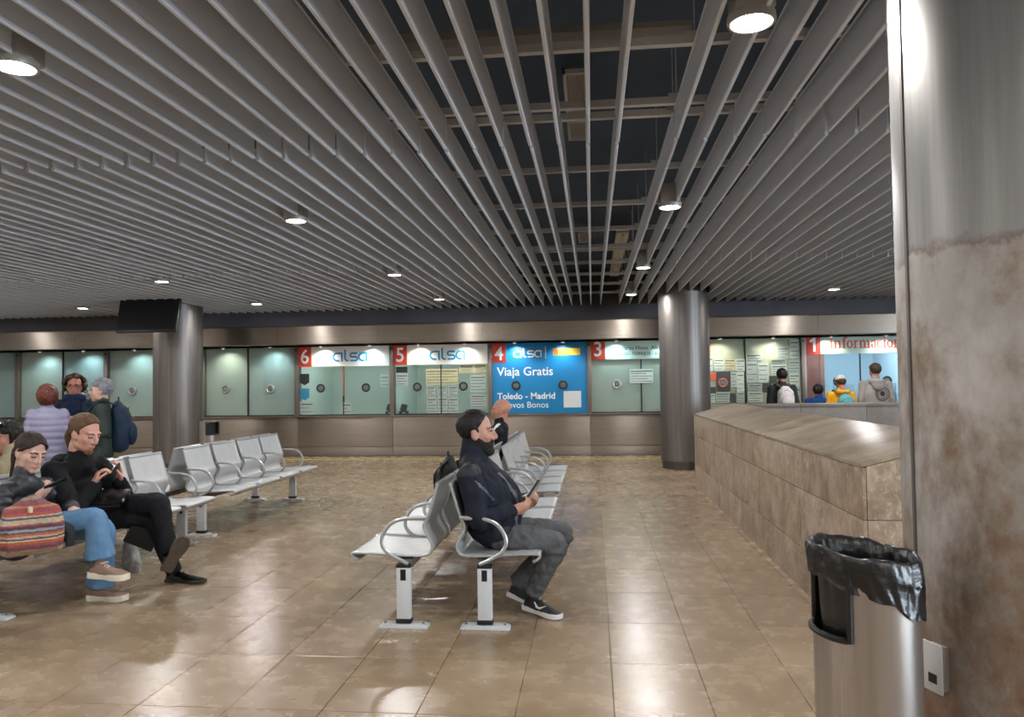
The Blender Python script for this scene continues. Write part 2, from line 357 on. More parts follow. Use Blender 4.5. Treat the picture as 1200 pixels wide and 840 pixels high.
# ---- pillars
def _steelcol(nt, n, L, b):
    tc = n.new('ShaderNodeTexCoord'); v = _map(n, L, tc.outputs['Object'], (6, 6, .25)); f = _noise(n, L, v, 3, 5, .6)
    c = _ramp(n, L, f, [(.3, '6A6562'), (.7, '827D7A')]); L.new(c, b.inputs['Base Color']); b.inputs['Metallic'].default_value = .8
    mr = n.new('ShaderNodeMapRange'); mr.inputs[3].default_value = .36; mr.inputs[4].default_value = .52; L.new(f, mr.inputs[0]); L.new(mr.outputs[0], b.inputs['Roughness'])
M_COL = posmat('pillar_steel', _steelcol)
def _wornsteel(nt, n, L, b):
    # sheet steel cladding: brushed above, corroded with whitish bloom and rust below a ragged tide line
    tc = n.new('ShaderNodeTexCoord'); P = tc.outputs['Object']
    st = _noise(n, L, _map(n, L, P, (9, 9, .35)), 3, 5); base = _ramp(n, L, st, [(.3, '8A8886'), (.7, '9E9C9A')])
    rust_f = _noise(n, L, _map(n, L, P, (1, 1, .8)), 3.4, 8, .7); _sz = n.new('ShaderNodeSeparateXYZ'); L.new(P, _sz.inputs[0]); _lw = n.new('ShaderNodeMapRange'); _lw.inputs[1].default_value = .5; _lw.inputs[2].default_value = 2.; _lw.inputs[3].default_value = .10; _lw.inputs[4].default_value = -.07; L.new(_sz.outputs[2], _lw.inputs[0])
    _ra = n.new('ShaderNodeMath'); _ra.operation = 'ADD'; L.new(rust_f, _ra.inputs[0]); L.new(_lw.outputs[0], _ra.inputs[1])
    rust = _ramp(n, L, _ra.outputs[0], [(.42, 'A5A19B'), (.56, '8F7E70'), (.72, '74543F')])
    bl_f = _noise(n, L, _map(n, L, P, (1, 1, .6)), 2.1, 7, .65); bloom = _mixc(n, L, _ramp(n, L, bl_f, [(.5, '000000'), (.66, 'FFFFFF')]), rust, (*lin('C4C2BF'), 1))
    sp = n.new('ShaderNodeSeparateXYZ'); L.new(P, sp.inputs[0]); ed = _noise(n, L, P, 5, 6, .7)
    a = n.new('ShaderNodeMath'); a.operation = 'MULTIPLY_ADD'; a.inputs[1].default_value = .22; L.new(ed, a.inputs[0]); L.new(sp.outputs[2], a.inputs[2])
    s = n.new('ShaderNodeMapRange'); s.inputs[1].default_value = 2.03; s.inputs[2].default_value = 2.05; L.new(a.outputs[0], s.inputs[0])
    e = n.new('ShaderNodeMapRange'); e.inputs[1].default_value = 2.05; e.inputs[2].default_value = 2.075; e.inputs[3].default_value = .55; e.inputs[4].default_value = 0; L.new(a.outputs[0], e.inputs[0])
    em = n.new('ShaderNodeMath'); em.operation = 'MULTIPLY'; L.new(e.outputs[0], em.inputs[0]); L.new(s.outputs[0], em.inputs[1])
    c = _mixc(n, L, s.outputs[0], bloom, base); c = _mixc(n, L, em.outputs[0], c, (*lin('6E5A50'), 1)); L.new(c, b.inputs['Base Color'])
    mm = n.new('ShaderNodeMapRange'); mm.inputs[3].default_value = .6; mm.inputs[4].default_value = .8; L.new(s.outputs[0], mm.inputs[0]); L.new(mm.outputs[0], b.inputs['Metallic'])
    r = n.new('ShaderNodeMapRange'); r.inputs[3].default_value = .5; r.inputs[4].default_value = .42; L.new(s.outputs[0], r.inputs[0]); L.new(r.outputs[0], b.inputs['Roughness'])
    _bump(n, L, b, rust_f, .12, .01)
M_WORN = posmat('pillar_worn_steel', _wornsteel)
def pillar(loc, label, m, seam):
    t = thing('pillar', loc, label, 'pillar'); x, y, z = loc; R = .435
    MB().lathe([(R, .14), (R, 3.5)], (x, y, 0), 96).build('cladding', m, t, 40)
    MB().lathe([(R-.02, 0), (R-.02, .14), (R-.005, .145), (R-.005, .15)], (x, y, 0), 64).build('base_ring', mat('base_steel', '5B5653', .35, .8), t)
    a = math.radians(seam); sx, sy = x+R*math.cos(a), y+R*math.sin(a); Mx = Matrix.Rotation(a, 3, 'Z')
    MB().cbox((sx, sy, 1.9), (.008, .016, 3.5), Mx).build('seam', mat('seam_dark', '6E6864', .4, .6), t)
    return t
pillar((1.62, 13.75, 0), 'round steel-clad pillar standing beyond the stone parapet in front of window 3', M_COL, -70)
pillar((-7.76, 13.75, 0), 'round steel-clad pillar beneath the hanging screen and beside the small bin', M_COL, 40)
pl = pillar((1.535, 2.83, 0), 'huge close-up round pillar with corroded steel cladding behind the bagged bin', M_WORN, 184)
for dx, dz in ((0, .02), (.02, -.015), (-.02, -.018)): pass
sk = thing('socket_box', (1.2, 2.58, .47), 'small grey metal socket box fixed low on the corroded pillar', 'socket')
an = math.atan2(2.52-2.83, 1.16-1.68)
Mx = Matrix.Rotation(math.radians(199), 3, 'Z'); cc = Vector((1.535, 2.83, 0))+Mx@Vector((.447, 0, .555))
MB().cbox(cc, (.03, .07, .145), Mx, .006).build('housing', mat('box_alu', '9C9A98', .4, .6), sk)
MB().cbox(cc+Mx@Vector((.017, 0, 0)), (.006, .08, .16), Mx, .003).build('cover_plate', mat('plate_white', 'C9C9C8', .4), sk)
MB().cbox(cc+Mx@Vector((.0205, 0, -.035)), (.003, .035, .03), Mx).build('outlet', mat('outlet_dark', '151515', .5), sk)

# ---- stone parapet round the stairwell
def parapet(name, label, loc):
    return thing(name, loc, label, None, None, 'structure')
wl = parapet('wall_parapet', 'long low travertine-clad parapet with a sloping coping', (1.5, 8, 0))
X0, X1, YA, YB = 1.475, 2.05, 4.44, 11.5
MB().prism([(X0+.02, 0), (X1-.02, 0), (X1-.02, 1.14), (X0+.02, 1.0)], 'y', YA+.02, YB-.02).build('core', M_GROUT, wl, 0)
rows = [(0, .305), (.309, .722), (.726, 1.012)]
random.seed(3)
for q, (z0, z1) in enumerate(rows):
    y = YA; first = True
    while y < YB-.05:
        w = random.choice((1.1, 1.25, 1.4)) if not first else (.75, 1.3, 1.05)[q]
        y1 = min(y+w, YB); 
        if YB-y1 < .25: y1 = YB
        pr = random.uniform(0, .003)
        MB().box(X0-pr, X0+.022, y+.0015, y1-.0015, z0, z1).build('stone_slab', M_STONE, wl, 0, .0025); y = y1; first = False
    zt = z1 if q < 2 else None
    for (xa, xb) in ((X0+.0235, X0+.30), (X0+.303, X1)):
        for yy, ya, yb in ((YA, YA-.001, YA+.02), (YB, YB-.02, YB+.001)):
            if q < 2: MB().box(xa, xb, ya, yb, z0, z1).build('stone_slab', M_STONE, wl, 0, .002)
            else:
                s = lambda x: 1.012+(x-X0)*.255
                MB().prism([(xa, z0), (xb, z0), (xb, s(xb)), (xa, s(xa))], 'y', ya, yb).build('stone_slab', M_STONE, wl, 0)
y = YA
while y < YB-.01:
    y1 = min(y+2.36, YB)
    MB().prism([(X0-.004, 1.0135), (X1+.004, 1.161), (X1+.004, 1.18), (X0-.004, 1.034)], 'y', y+.0008, y1-.0008).build('coping_slab', M_TOP, wl, 0, .003); y = y1
wf = parapet('wall_parapet_far', 'shaded grey stone parapet closing the far side of the stairwell', (4.5, 11.6, 0))
M_GSTONE = mat('stone_grey', '77706A', .5, col2='655E58', scale=3)
MB().box(2.06, 8.5, 11.44, 11.70, 0, 1.13).build('core', M_GROUT, wf, 0)
x = 2.06
while x < 8.4:
    for z0, z1 in ((0, .38), (.384, .76), (.764, 1.13)): MB().box(x+.002, x+.908, 11.42, 11.442, z0, z1).build('stone_slab', M_GSTONE, wf, 0, .002)
    MB().box(x+.001, x+.909, 11.4, 11.73, 1.132, 1.165).build('coping_slab', M_GSTONE, wf, 0, .004)
    x += .91

# ---- far wall: steel counter, canopy, dark band
M_STEEL = mat('brushed_steel', '9A9086', .38, .9, col2='938980', scale=2.2, stretch=(.35, 1, 7), rr=.06, aniso=.8)
M_FASC = mat('canopy_steel', 'A09890', .31, .95, col2='9A928A', scale=2., stretch=(.3, 1, 8), rr=.04, aniso=.85)
for _m in (M_STEEL, M_FASC):
    _t = _m.node_tree.nodes.new('ShaderNodeCombineXYZ'); _t.inputs[2].default_value = 1.; _m.node_tree.links.new(_t.outputs[0], _m.node_tree.nodes['Principled BSDF'].inputs['Tangent'])
M_BAND = mat('band_dark', '55535A', .7, col2='4A484F', scale=1.5)
M_FRAME = mat('frame_steel', '8B827C', .35, .85)
M_BLACK = mat('black_plastic', '121213', .45)
FR = [-15.0, -12.93, -10.8, -8.53, -6.39, -4.275, -2.145, -.06, 2.09, 4.28, 6.42, 8.5]
wall = thing('wall_far', (-2, 16.2, 0), 'far wall of the hall with steel ticket counter and curved steel canopy', None, None, 'structure')
for a, b in zip(FR[:-1], FR[1:]):
    MB().box(a+.003, b-.003, 16.18, 16.3, .205, .85).build('counter_panel', M_STEEL, wall, 0, .003)
    MB().box(a+.002, b-.002, 16.2, 16.3, 0, .2).build('plinth_panel', M_STEEL, wall, 0, .002)
    MB().box(a+.001, b-.001, 16.10, 16.34, .852, .876).build('counter_ledge', M_FRAME, wall, 0, .004)
    pr = [(15.09, 2.75), (15.065, 2.742), (15.06, 2.725), (15.09, 2.375), (15.115, 2.362), (15.14, 2.358), (15.2, 2.37), (15.4, 2.50), (15.4, 2.75)]
    MB().prism(pr, 'x', a+.002, b-.002).build('canopy_panel', M_FASC, wall, 20)
    MB().box(a, b, 15.2, 16.3, 2.372, 2.385).build('canopy_soffit', M_STEEL, wall, 0)
    MB().box(a, b, 15.34, 15.40, 2.74, 3.3).build('band_panel', M_BAND, wall, 0)
MB().box(-15, 8.5, 15.40, 16.4, 3.3, 3.78).build('upper_wall', M_BAND, wall, 0)
MB().box(-15, 10, 16.32, 16.38, 2.37, 3.8).build('lintel', M_BAND, wall, 0)
MB().box(8.5, 14.5, 15.3, 16.4, 0, 3.8).build('pier', M_BAND, wall, 0)

# offices behind the glass
M_OFF = mat('office_wall', 'D2DAD6', .85); M_OFFB = mat('office_blue', 'C2DAE6', .8); M_FILM = mat('window_film', 'B4BDBA', .45, col2='A9B3B0', scale=1.2, stretch=(1, 1, .4))
M_FILM2 = mat('window_film_blue', 'A6B6BC', .45, col2='9BACB3', scale=1.2); M_FILM3 = mat('window_film_green', 'BCC3BC', .45, col2='B0B8B1', scale=1.2)
off = thing('wall_office', (-2, 18.4, 0), 'offices behind the ticket windows', None, None, 'structure')
MB().box(-15, 4.25, 18.4, 18.5, 0, 2.7).build('back_panel', M_OFF, off); MB().box(4.3, 8.5, 18.4, 18.5, 0, 2.7).build('back_panel', M_OFFB, off)
MB().box(-15, 8.5, 16.3, 18.5, 2.7, 2.8).build('office_ceiling', M_OFF, off); MB().box(-15, 8.5, 16.35, 18.5, .0, .02).build('office_floor', mat('office_floor', '77706A', .7), off)
for x in (-6.39, -4.275, -2.145, -.06, 2.09, 4.27, 6.45): MB().box(x-.03, x+.03, 16.34, 18.4, 0, 2.7).build('partition', M_OFFB if x > 4.2 else M_OFF, off)
MB().box(-14.9, 8.5, 16.34, 16.95, .74, .78).build('desk_top', mat('desk_pale', 'A9AFA8', .6), off)

# ---- ticket windows
M_GLASS = glassmat('pane_glass', 'F5F9F7', alpha=.05); M_GLASS2 = glassmat('pane_glass_clear', 'F0F6F8', alpha=.03, dirt='B8CDD6')
M_RING = mat('ring_alu', 'B9B6B2', .35, .7); M_RINGD = mat('ring_dark', '2E3236', .4, .3); M_RINGR = mat('ring_red', 'B5645A', .4)
Rx = Matrix.Rotation(PI/2, 3, 'X')
def ring(parent, x, z, m=M_RING, y=16.165):
    r = MB().torus((x, y-.01, z), .078, .019, Rx).build('speaker_ring', m, parent)
    MB().lathe([(.062, 0), (.062, .012), (.03, .02), (.01, .022)], (x, y, z), 24, Rx).build('speaker_grille', mat('grille', '6F7471', .5, .4), r)
    for a in range(6): pass
def window(n, a, b, film=None, joint=.5, glass=None, rings=(), rm=M_RING):
    w = thing('window_%d' % n, ((a+b)/2, 16.2, .86), 'ticket window number %d' % n if n <= 6 else 'unnumbered ticket window', None, None, 'structure')
    MB().box(a-.045, a+.045, 16.10, 16.3, .876, 2.372).build('frame_post', M_FRAME, w, 0, .004)
    MB().tube([(a, 16.10, 2.30), (a, 16.093, 2.30)], .022, 10).build('post_lock', M_RINGD, w)
    MB().box(a+.045, b-.045, 16.15, 16.25, .876, .9).build('bottom_rail', M_BLACK, w, 0)
    j = a+(b-a)*joint
    for p, q, k in ((a+.045, j-.012, 0), (j+.012, b-.045, 1)):
        MB().box(p, q, 16.17, 16.182, .9, 2.372).build('pane', glass or M_GLASS, w, 0)
        if film: MB().box(p, q, 16.20, 16.21, .9, 2.372).build('roller_blind', film[k % len(film)], w, 0)
    MB().box(j-.012, j+.012, 16.16, 16.19, .9, 2.372).build('pane_joint', M_BLACK, w, 0)
    for x in rings: ring(w, x, 1.472, rm)
    return w
window(9, FR[1], FR[2], [M_FILM, M_FILM2], .5, None, (-12.4, -11.3))
window(8, FR[2], FR[3], [M_FILM, M_FILM3], .5, None, (-10.2, -9.1))
window(7, FR[3], FR[4], [M_FILM3, M_FILM], .475, None, (-8.03, -7.0))
window(6, FR[4], FR[5], None, .49, None, (-5.86, -4.855), M_RINGD)
window(5, FR[5], FR[6], None, .5, None, (-3.73, -2.73), M_RINGD)
window(4, FR[6], FR[7], None, .5)
window(3, FR[7], FR[8], [M_FILM3], .5, None, (.513, 1.6))
window(2, FR[8], FR[9], [mat('window_film_cream', 'D5D3BA', .5)], .475, None, (2.67,), M_RINGR)
window(1, FR[9], FR[10], None, .52, M_GLASS2, (4.95, 5.9), M_RINGD)
window(10, FR[0], FR[1], [M_FILM2], .5)
window(11, FR[10], FR[11], [M_FILM], .5)

# ================================================================ SIGNS AND NOTICES
M_RED = mat('sign_red', 'C8402F', .35); M_SWHITE = mat('sign_white', 'E6E3DF', .35); M_SLET = mat('letter_white', 'F2F2F2', .4)
M_ALSA = mat('letter_blue', '1287B5', .4); M_BLUE = mat('poster_blue', '1683BE', .4); M_SPALE = mat('sign_pale_green', 'C4DDD3', .4)
def alsa(parent, x0, x1, z0, h, m, y):
    # rounded lettering a-l-s-a drawn as even strokes; z0 baseline, h ascender height
    xh = h*.76; W = (x1-x0); w = h*.145; k = W/4.05
    def A(x, wd):
        r = wd*.48; mb = MB()
        P = [(x+wd, z0), (x+wd, z0+xh-.0)]; stroke2d(mb, P, w, y)
        P = [(x+wd, z0+xh-w/2), (x+r, z0+xh-w/2)]+arc(x+r, z0+xh/2, r-w*0, xh/2-w/2, 90, 270)+[(x+wd*.72, z0+w/2)]; stroke2d(mb, P, w, y-.0005)
        mb.build('letter_a', m, parent, 0)
    A(x0+w/2, k*1.02)
    mb = MB(); x = x0+k*1.5; stroke2d(mb, [(x, z0+h), (x, z0+k*.3)]+arc(x+k*.28, z0+k*.28+w/2, k*.28, k*.28, 180, 270, 8)+[(x+k*.42, z0+w/2)], w, y); mb.build('letter_l', m, parent, 0)
    mb = MB(); x = x0+k*2.12; sw = k*.82; r = (xh-w)/4
    stroke2d(mb, [(x+sw, z0+xh-w/2), (x+r, z0+xh-w/2)]+arc(x+r, z0+xh-w/2-r, r, r, 90, 270, 8)+[(x+sw-r, z0+w/2+2*r)]+arc(x+sw-r, z0+w/2+r, r, r, 90, -90, 8)+[(x, z0+w/2)], w, y); mb.build('letter_s', m, parent, 0)
    A(x0+k*3.12, k*.9)
def sign(num, a, b, z0, z1, board, label):
    t = thing('ticket_sign', ((a+b)/2, 16.13, z0), label, 'sign', 'numbered signs over the ticket windows')
    MB().box(a+.05, a+.335, 16.11, 16.165, z0, z1).build('number_panel', M_RED, t, 0, .002)
    if num == '1':
        mb = MB(); stroke2d(mb, [(a+.21, z0+.05), (a+.21, z0+.33)], .05, 16.1095); stroke2d(mb, [(a+.22, z0+.325), (a+.13, z0+.25)], .045, 16.109); mb.build('number', M_SLET, t, 0)
    else: text('number', num, M_SLET, t, (a+.19, 16.1095, z0+.075), .43, .006, .0015, 'CENTER', .92)
    if board: MB().box(a+.337, b-.05, 16.115, 16.165, z0, z1).build('name_board', board, t, 0, .002)
    return t
t = sign('6', FR[4], FR[5], 1.94, 2.37, M_SWHITE, 'left one of the two white alsa sign boards, above the window with the orange rod')
alsa(t, -5.58, -4.82, 2.04, .26, M_ALSA, 16.114)
t = sign('5', FR[5], FR[6], 1.945, 2.37, M_SWHITE, 'right one of the two white alsa sign boards, next to the blue poster')
alsa(t, -3.45, -2.69, 2.04, .26, M_ALSA, 16.114)
t = sign('3', FR[7], FR[8], 1.99, 2.37, M_SPALE, 'pale green sign board with a red number 3 beside the middle pillar')
M_GTXT = mat('letter_green', '1F5A57', .5)
text('lettering', 'Autocares Hnos. Alvarez', M_GTXT, t, (.38, 16.113, 2.185), .118, .001, .001)
text('lettering', 'TOLEDO - TORRIJOS - ALMOROX', M_GTXT, t, (.40, 16.113, 2.075), .088, .001, .001)
t = sign('2', FR[8], FR[9], 2.02, 2.37, None, 'red number 2 panel half hidden behind the middle pillar')
t = sign('1', FR[9], FR[10], 2.03, 2.37, M_SPALE, 'pale green sign board reading informacion with a red number 1')
# bold serif lettering, built letter by letter from stems, slab serifs and weighted bowls
def serif(parent, s, x, z0, xh, m, y, sx=1.):
    xs = x
    st = xh*.27; th = xh*.11; asc = xh*1.38
    def stem(mb, x, z1, top=True, foot=True):
        stroke2d(mb, [(x, z0), (x, z1)], st, y)
        if foot: stroke2d(mb, [(x-st*.95, z0+th/2), (x+st*.95, z0+th/2)], th, y-.0006)
        if top: stroke2d(mb, [(x-st*.95, z1-th/2), (x, z1-th/2)], th, y-.0006)
    def arch(mb, x, wd): stroke2d(mb, [(x, z0+xh*.72)]+arc(x+wd*.5, z0+xh*.62, wd*.5, xh*.34, 160, 0, 10)+[(x+wd, z0+xh*.5)], [th]*6+[st*.8]*7, y-.0004)
    for ch in s:
        mb = MB()
        if ch == 'i': stem(mb, x+st, z0+xh); stroke2d(mb, arc(x+st, z0+xh*1.32, st*.32, st*.32, 0, 330, 10), st*.6, y-.0002, closed=True); adv = st*2.3
        elif ch == 'n': stem(mb, x+st, z0+xh); arch(mb, x+st, xh*.62); stem(mb, x+st+xh*.62, z0+xh*.55, False); adv = xh*.62+st*2.4
        elif ch == 'm': stem(mb, x+st, z0+xh); arch(mb, x+st, xh*.58); stem(mb, x+st+xh*.58, z0+xh*.55, False); arch(mb, x+st+xh*.58, xh*.58); stem(mb, x+st+xh*1.16, z0+xh*.55, False); adv = xh*1.16+st*2.4
        elif ch == 'r': stem(mb, x+st, z0+xh); stroke2d(mb, [(x+st, z0+xh*.7), (x+st+xh*.2, z0+xh*.92), (x+st+xh*.36, z0+xh*.9)], [th, th*1.6, st], y-.0004); adv = xh*.45+st*1.4
        elif ch == 'f': stroke2d(mb, [(x+st, z0), (x+st, z0+asc*.8)]+arc(x+st+xh*.24, z0+asc*.8, xh*.24, xh*.24, 180, 50, 8), st, y); stroke2d(mb, [(x, z0+xh-th/2), (x+st+xh*.3, z0+xh-th/2)], th*1.2, y-.0006); stroke2d(mb, [(x+.0, z0+th/2), (x+st*2, z0+th/2)], th, y-.0006); adv = xh*.3+st*1.5
        elif ch == 'o': stroke2d(mb, arc(x+xh*.42, z0+xh*.5, xh*.34, xh*.44, 0, 345, 22), [th+(st-th)*abs(math.cos(2*PI*i/23)) for i in range(23)], y, closed=True); adv = xh*.95
        elif ch == 'c': P = arc(x+xh*.42, z0+xh*.5, xh*.34, xh*.44, 50, 320, 18); stroke2d(mb, P, [st if i < 2 else th+(st-th)*abs(math.cos(math.radians(50+270*i/18))) for i in range(19)], y); adv = xh*.85
        elif ch == 'a': stroke2d(mb, arc(x+xh*.32, z0+xh*.72, xh*.26, xh*.22, 170, 0, 10)+[(x+xh*.58, z0)], [th*1.3]*7+[st*.9]*5, y); stroke2d(mb, arc(x+xh*.32, z0+xh*.28, xh*.24, xh*.22, 60, 330, 14), [th]*4+[st*.9]*6+[th]*5, y-.0004); stroke2d(mb, [(x+xh*.55, z0+th/2), (x+xh*.76, z0+th/2)], th, y-.0006); adv = xh*.85
        mb.v = [(xs+(v[0]-xs)*sx, v[1], v[2]) for v in mb.v]; mb.build('letter_'+ch, m, parent, 0); x += adv
    return x
serif(t, 'informacion', 4.79, 2.135, .16, M_RED, 16.114, .82)

# blue poster filling window 4
p = thing('ticket_poster', (-1.1, 16.13, .88), 'blue poster reading Viaja Gratis, Toledo - Madrid under a red number 4', 'poster')
pa, pb = FR[6]+.047, FR[7]-.047
MB().box(pa, pb, 16.135, 16.165, .885, 2.37).build('backing_board', M_BLUE, p, 0, .002)
MB().box(pa, pa+.29, 16.128, 16.136, 1.96, 2.37).build('number_panel', M_RED, p, 0)
text('number', '4', M_SLET, p, (pa+.145, 16.127, 2.02), .40, .006, .0015, 'CENTER', .92)
alsa(p, -1.65, -1.06, 2.06, .20, M_SLET, 16.134)
MB().box(-.972, -.96, 16.131, 16.135, 2.03, 2.29).build('divider', M_SLET, p, 0)
yb = MB().box(-.81, -.24, 16.130, 16.135, 2.095, 2.245).build('yellow_badge', mat('badge_yellow', 'E0B940', .4), p, 0)
MB().box(-.80, -.70, 16.128, 16.131, 2.11, 2.23).build('badge_crest', mat('badge_orange', 'C9672F', .4), yb, 0)
text('lettering', 'Viaja Gratis', M_SLET, p, (-2.0, 16.134, 1.685), .255, .003, .001)
text('lettering', 'Toledo - Madrid', M_SLET, p, (-2.0, 16.134, 1.19), .185, .003, .001)
text('lettering', 'Nuevos Bonos', M_SLET, p, (-2.0, 16.134, 1.005), .182, .0, .001)
MB().box(-.6, -.235, 16.130, 16.135, 1.0, 1.345).build('white_square', mat('paper_white', 'DADCDD', .6), p, 0)
for x in (-1.598, -.607): ring(p, x, 1.475, M_RINGD, 16.134)

# paper notices taped to the glass
PAPER = {'w': mat('notice_white', 'BFC9C0', .7, col2='AEB9B0', scale=9), 'c': mat('notice_cream', 'B8B592', .7, col2='A5A283', scale=9), 'd': mat('notice_dark', '3C3F3B', .6), 'r': mat('notice_red', 'CE5A3C', .6), 'g': mat('notice_grey', '9DAAA4', .7), 'k': mat('notice_black', '22262B', .5), 'b': mat('notice_blue', '2C7FA0', .5)}
M_INK = mat('notice_ink', '4A524E', .7)
def notice(b, col, label, group, lines=3, y=16.168, shape=None):
    x0, x1, z0, z1 = b; t = thing('paper_notice', ((x0+x1)/2, y, z0), label, 'notice', group)
    if shape == 'pennant': MB().prism([(x0, z1), (x0, z0+.06), ((x0+x1)/2, z0), (x1, z0+.06), (x1, z1)], 'y', y-.004, y).build('sheet', PAPER[col], t, 0)
    else: MB().box(x0, x1, y-.004, y, z0, z1).build('sheet', PAPER[col], t, 0)
    if lines and col in 'wcg':
        mb = MB(); h = (z1-z0)
        for k in range(lines):
            z = z1-h*(k+.7)/(lines+.4); e = random.uniform(.05, .4)*(x1-x0); mb.box(x0+.02, x1-.02-e*(k % 2), y-.005, y-.0042, z-.008-.010*(k == 0), z+.004)
        mb.build('print', M_INK, t, 0)['kind'] = 'stuff'
    return t
random.seed(11)
W2 = [(2.5,2.71,1.72,1.98),(2.715,2.93,1.72,1.97),(2.94,3.13,1.71,1.96),(2.83,2.945,1.38,1.70),(2.95,3.10,1.29,1.69),(2.52,2.80,1.06,1.28),(2.36,2.51,1.06,1.25),(2.94,3.10,1.07,1.28),(3.15,3.46,1.93,2.05),(3.15,3.37,1.47,1.91),(3.38,3.59,1.47,1.88),(3.64,3.94,1.835,1.93),(3.65,3.96,1.61,1.825),(3.17,3.45,1.29,1.44),(3.17,3.46,1.07,1.28),(3.77,4.01,1.95,2.19),(4.02,4.21,1.95,2.34),(3.985,4.21,1.65,1.91),(4.0,4.20,1.375,1.64),(4.08,4.21,1.07,1.36),(2.37,2.485,1.72,2.01)]
ORD = ['first', 'second', 'third', 'fourth', 'fifth', 'sixth', 'seventh', 'eighth', 'ninth', 'tenth']
def by_rows(L, cuts, names):
    # label words for each sheet: its row (top to bottom) and its place in the row from the left
    lab = {}
    for r in range(len(names)):
        row = sorted([i for i, b in enumerate(L) if cuts[r] >= (b[2]+b[3])/2 > cuts[r+1]], key=lambda i: L[i][0])
        for q, i in enumerate(row): lab[i] = '%s sheet from the left in the %s row' % (ORD[q], names[r])
    return lab
lw = by_rows(W2, [9, 1.9, 1.74, 1.46, 0], ['top', 'upper', 'middle', 'bottom'])
for k, b in enumerate(W2): notice(b, 'wcw'[k % 3] if k in (1, 2) else 'wg'[k % 2], lw[k]+' of notices on window 2', 'notices covering window 2', 4)
for b in [(2.55,2.82,1.295,1.70),(2.39,2.53,1.26,1.39),(3.6,3.76,1.445,1.6),(3.465,3.64,1.265,1.45),(2.815,2.92,1.07,1.26)]: notice(b, 'd', {2.55: 'large dark card framing the red speaker ring of window 2', 2.39: 'small dark card under the orange sticker on window 2', 3.6: 'small dark card beside the head of the man with the white rucksack', 3.465: 'dark card beside the shoulder of the man with the white rucksack', 2.815: 'narrow dark card at the bottom of window 2'}[b[0]], 'dark cards on window 2', 0)
notice((2.37, 2.54, 1.53, 1.67), 'r', 'orange red sticker beside the pillar on window 2', None, 0)
W5 = [(-3.54,-2.84,1.51,1.85),(-3.53,-3.33,1.27,1.49),(-3.29,-3.09,1.27,1.49),(-3.06,-2.85,1.27,1.48),(-3.53,-3.31,.905,1.25),(-3.29,-3.07,.905,1.25),(-3.05,-2.84,.905,1.24),(-2.82,-2.5,1.75,1.93),(-2.49,-2.23,1.74,1.93),(-2.58,-2.24,1.35,1.71),(-2.58,-2.24,1.0,1.3)]
lw = by_rows(W5, [9, 1.6, 1.32, 0], ['top', 'middle', 'bottom'])
for k, b in enumerate(W5): notice(b, 'g' if k not in (0, 7, 8) else 'c', lw[k]+' of timetables on window 5', 'timetables on window 5', 5)
notice((-4.19, -3.94, 1.78, 1.91), 'k', 'dark photo sheet under the number 5', None, 0)
notice((-4.19, -3.93, 1.5, 1.76), 'g', 'grey sheet below the dark photo in window 5', None, 4)
notice((.78, 1.26, 1.49, 1.78), 'w', 'white printed sheet taped across the pane joint of window 3', None, 5, 16.155)
notice((-6.33, -6.12, 1.54, 1.79), 'k', 'black pennant-shaped sticker in the corner of window 6', None, 0, 16.168, 'pennant')
notice((-6.33, -6.12, 1.21, 1.47), 'b', 'blue shield-shaped sticker in the corner of window 6', None, 0, 16.168, 'pennant')
notice((-6.33, -6.03, .91, 1.19), 'g', 'grey paper sheet at the bottom corner of window 6', None, 3)
notice((-4.54, -4.35, 1.48, 1.75), 'g', 'small grey sheet at the right edge of window 6', None, 3)
notice((-5.40, -5.18, .905, 1.16), 'g', 'pale sheet standing at the bottom middle of window 6', None, 3)
t = thing('blind_cord', (-5.35, 16.15, 1.17), 'thin orange rod hanging in the middle of window 6', 'rod')
MB().tube([(-5.352, 16.148, 1.30), (-5.352, 16.148, 1.94)], .014, 8).build('rod', mat('rod_orange', 'A8583A', .5), t); MB().tube([(-5.352, 16.148, 1.17), (-5.352, 16.148, 1.30)], .018, 8).build('weight', M_BLACK, t)

# things on the desks behind the glass
def phone_set(x, lab):
    t = thing('desk_printer', (x, 16.55, .78), lab, 'printer')
    MB().cbox((x, 16.55, .87), (.17, .22, .16), None, .02).build('body', M_BLACK, t); MB().cbox((x-.01, 16.58, 1.02), (.12, .16, .15), Matrix.Rotation(.3, 3, 'Y'), .025).build('head', M_BLACK, t)
    MB().cbox((x+.02, 16.45, .9), (.08, .03, .05), None, .006).build('paper_slot', mat('slot_pale', '9AA4A0', .5), t)
phone_set(-4.43, 'black ticket printer at the right corner of window 6'); phone_set(-4.12, 'black ticket printer at the left corner of window 5')
t = thing('wooden_cupboard', (4.62, 17.3, 0), 'reddish brown wooden cupboard behind the information window', 'cupboard')
MB().box(4.33, 5.02, 17.3, 17.9, 0, 2.3).build('carcass', mat('cupboard_red', '7A3526', .45, col2='8A4230', scale=3, stretch=(4, 4, .5)), t, 0, .006); MB().box(4.93, 5.02, 17.28, 17.31, 0, 2.3).build('edge_strip', mat('cupboard_edge', '93533C', .5), t, 0)
for x, lab in ((5.35, 'dark monitor behind the person in the yellow jacket'), (6.35, 'dark monitor by the right edge of the information window')):
    t = thing('desk_monitor', (x, 17.1, .78), lab, 'monitor'); MB().cbox((x, 17.1, 1.28), (.42, .04, .28), None, .008).build('display', mat('monitor_grey', '8FA5B0', .4), t); MB().tube([(x, 17.12, .78), (x, 17.12, 1.2)], .02, 8).build('stand', M_BLACK, t); MB().cbox((x, 17.1, .79), (.22, .16, .02), None, .004).build('foot', M_BLACK, t)
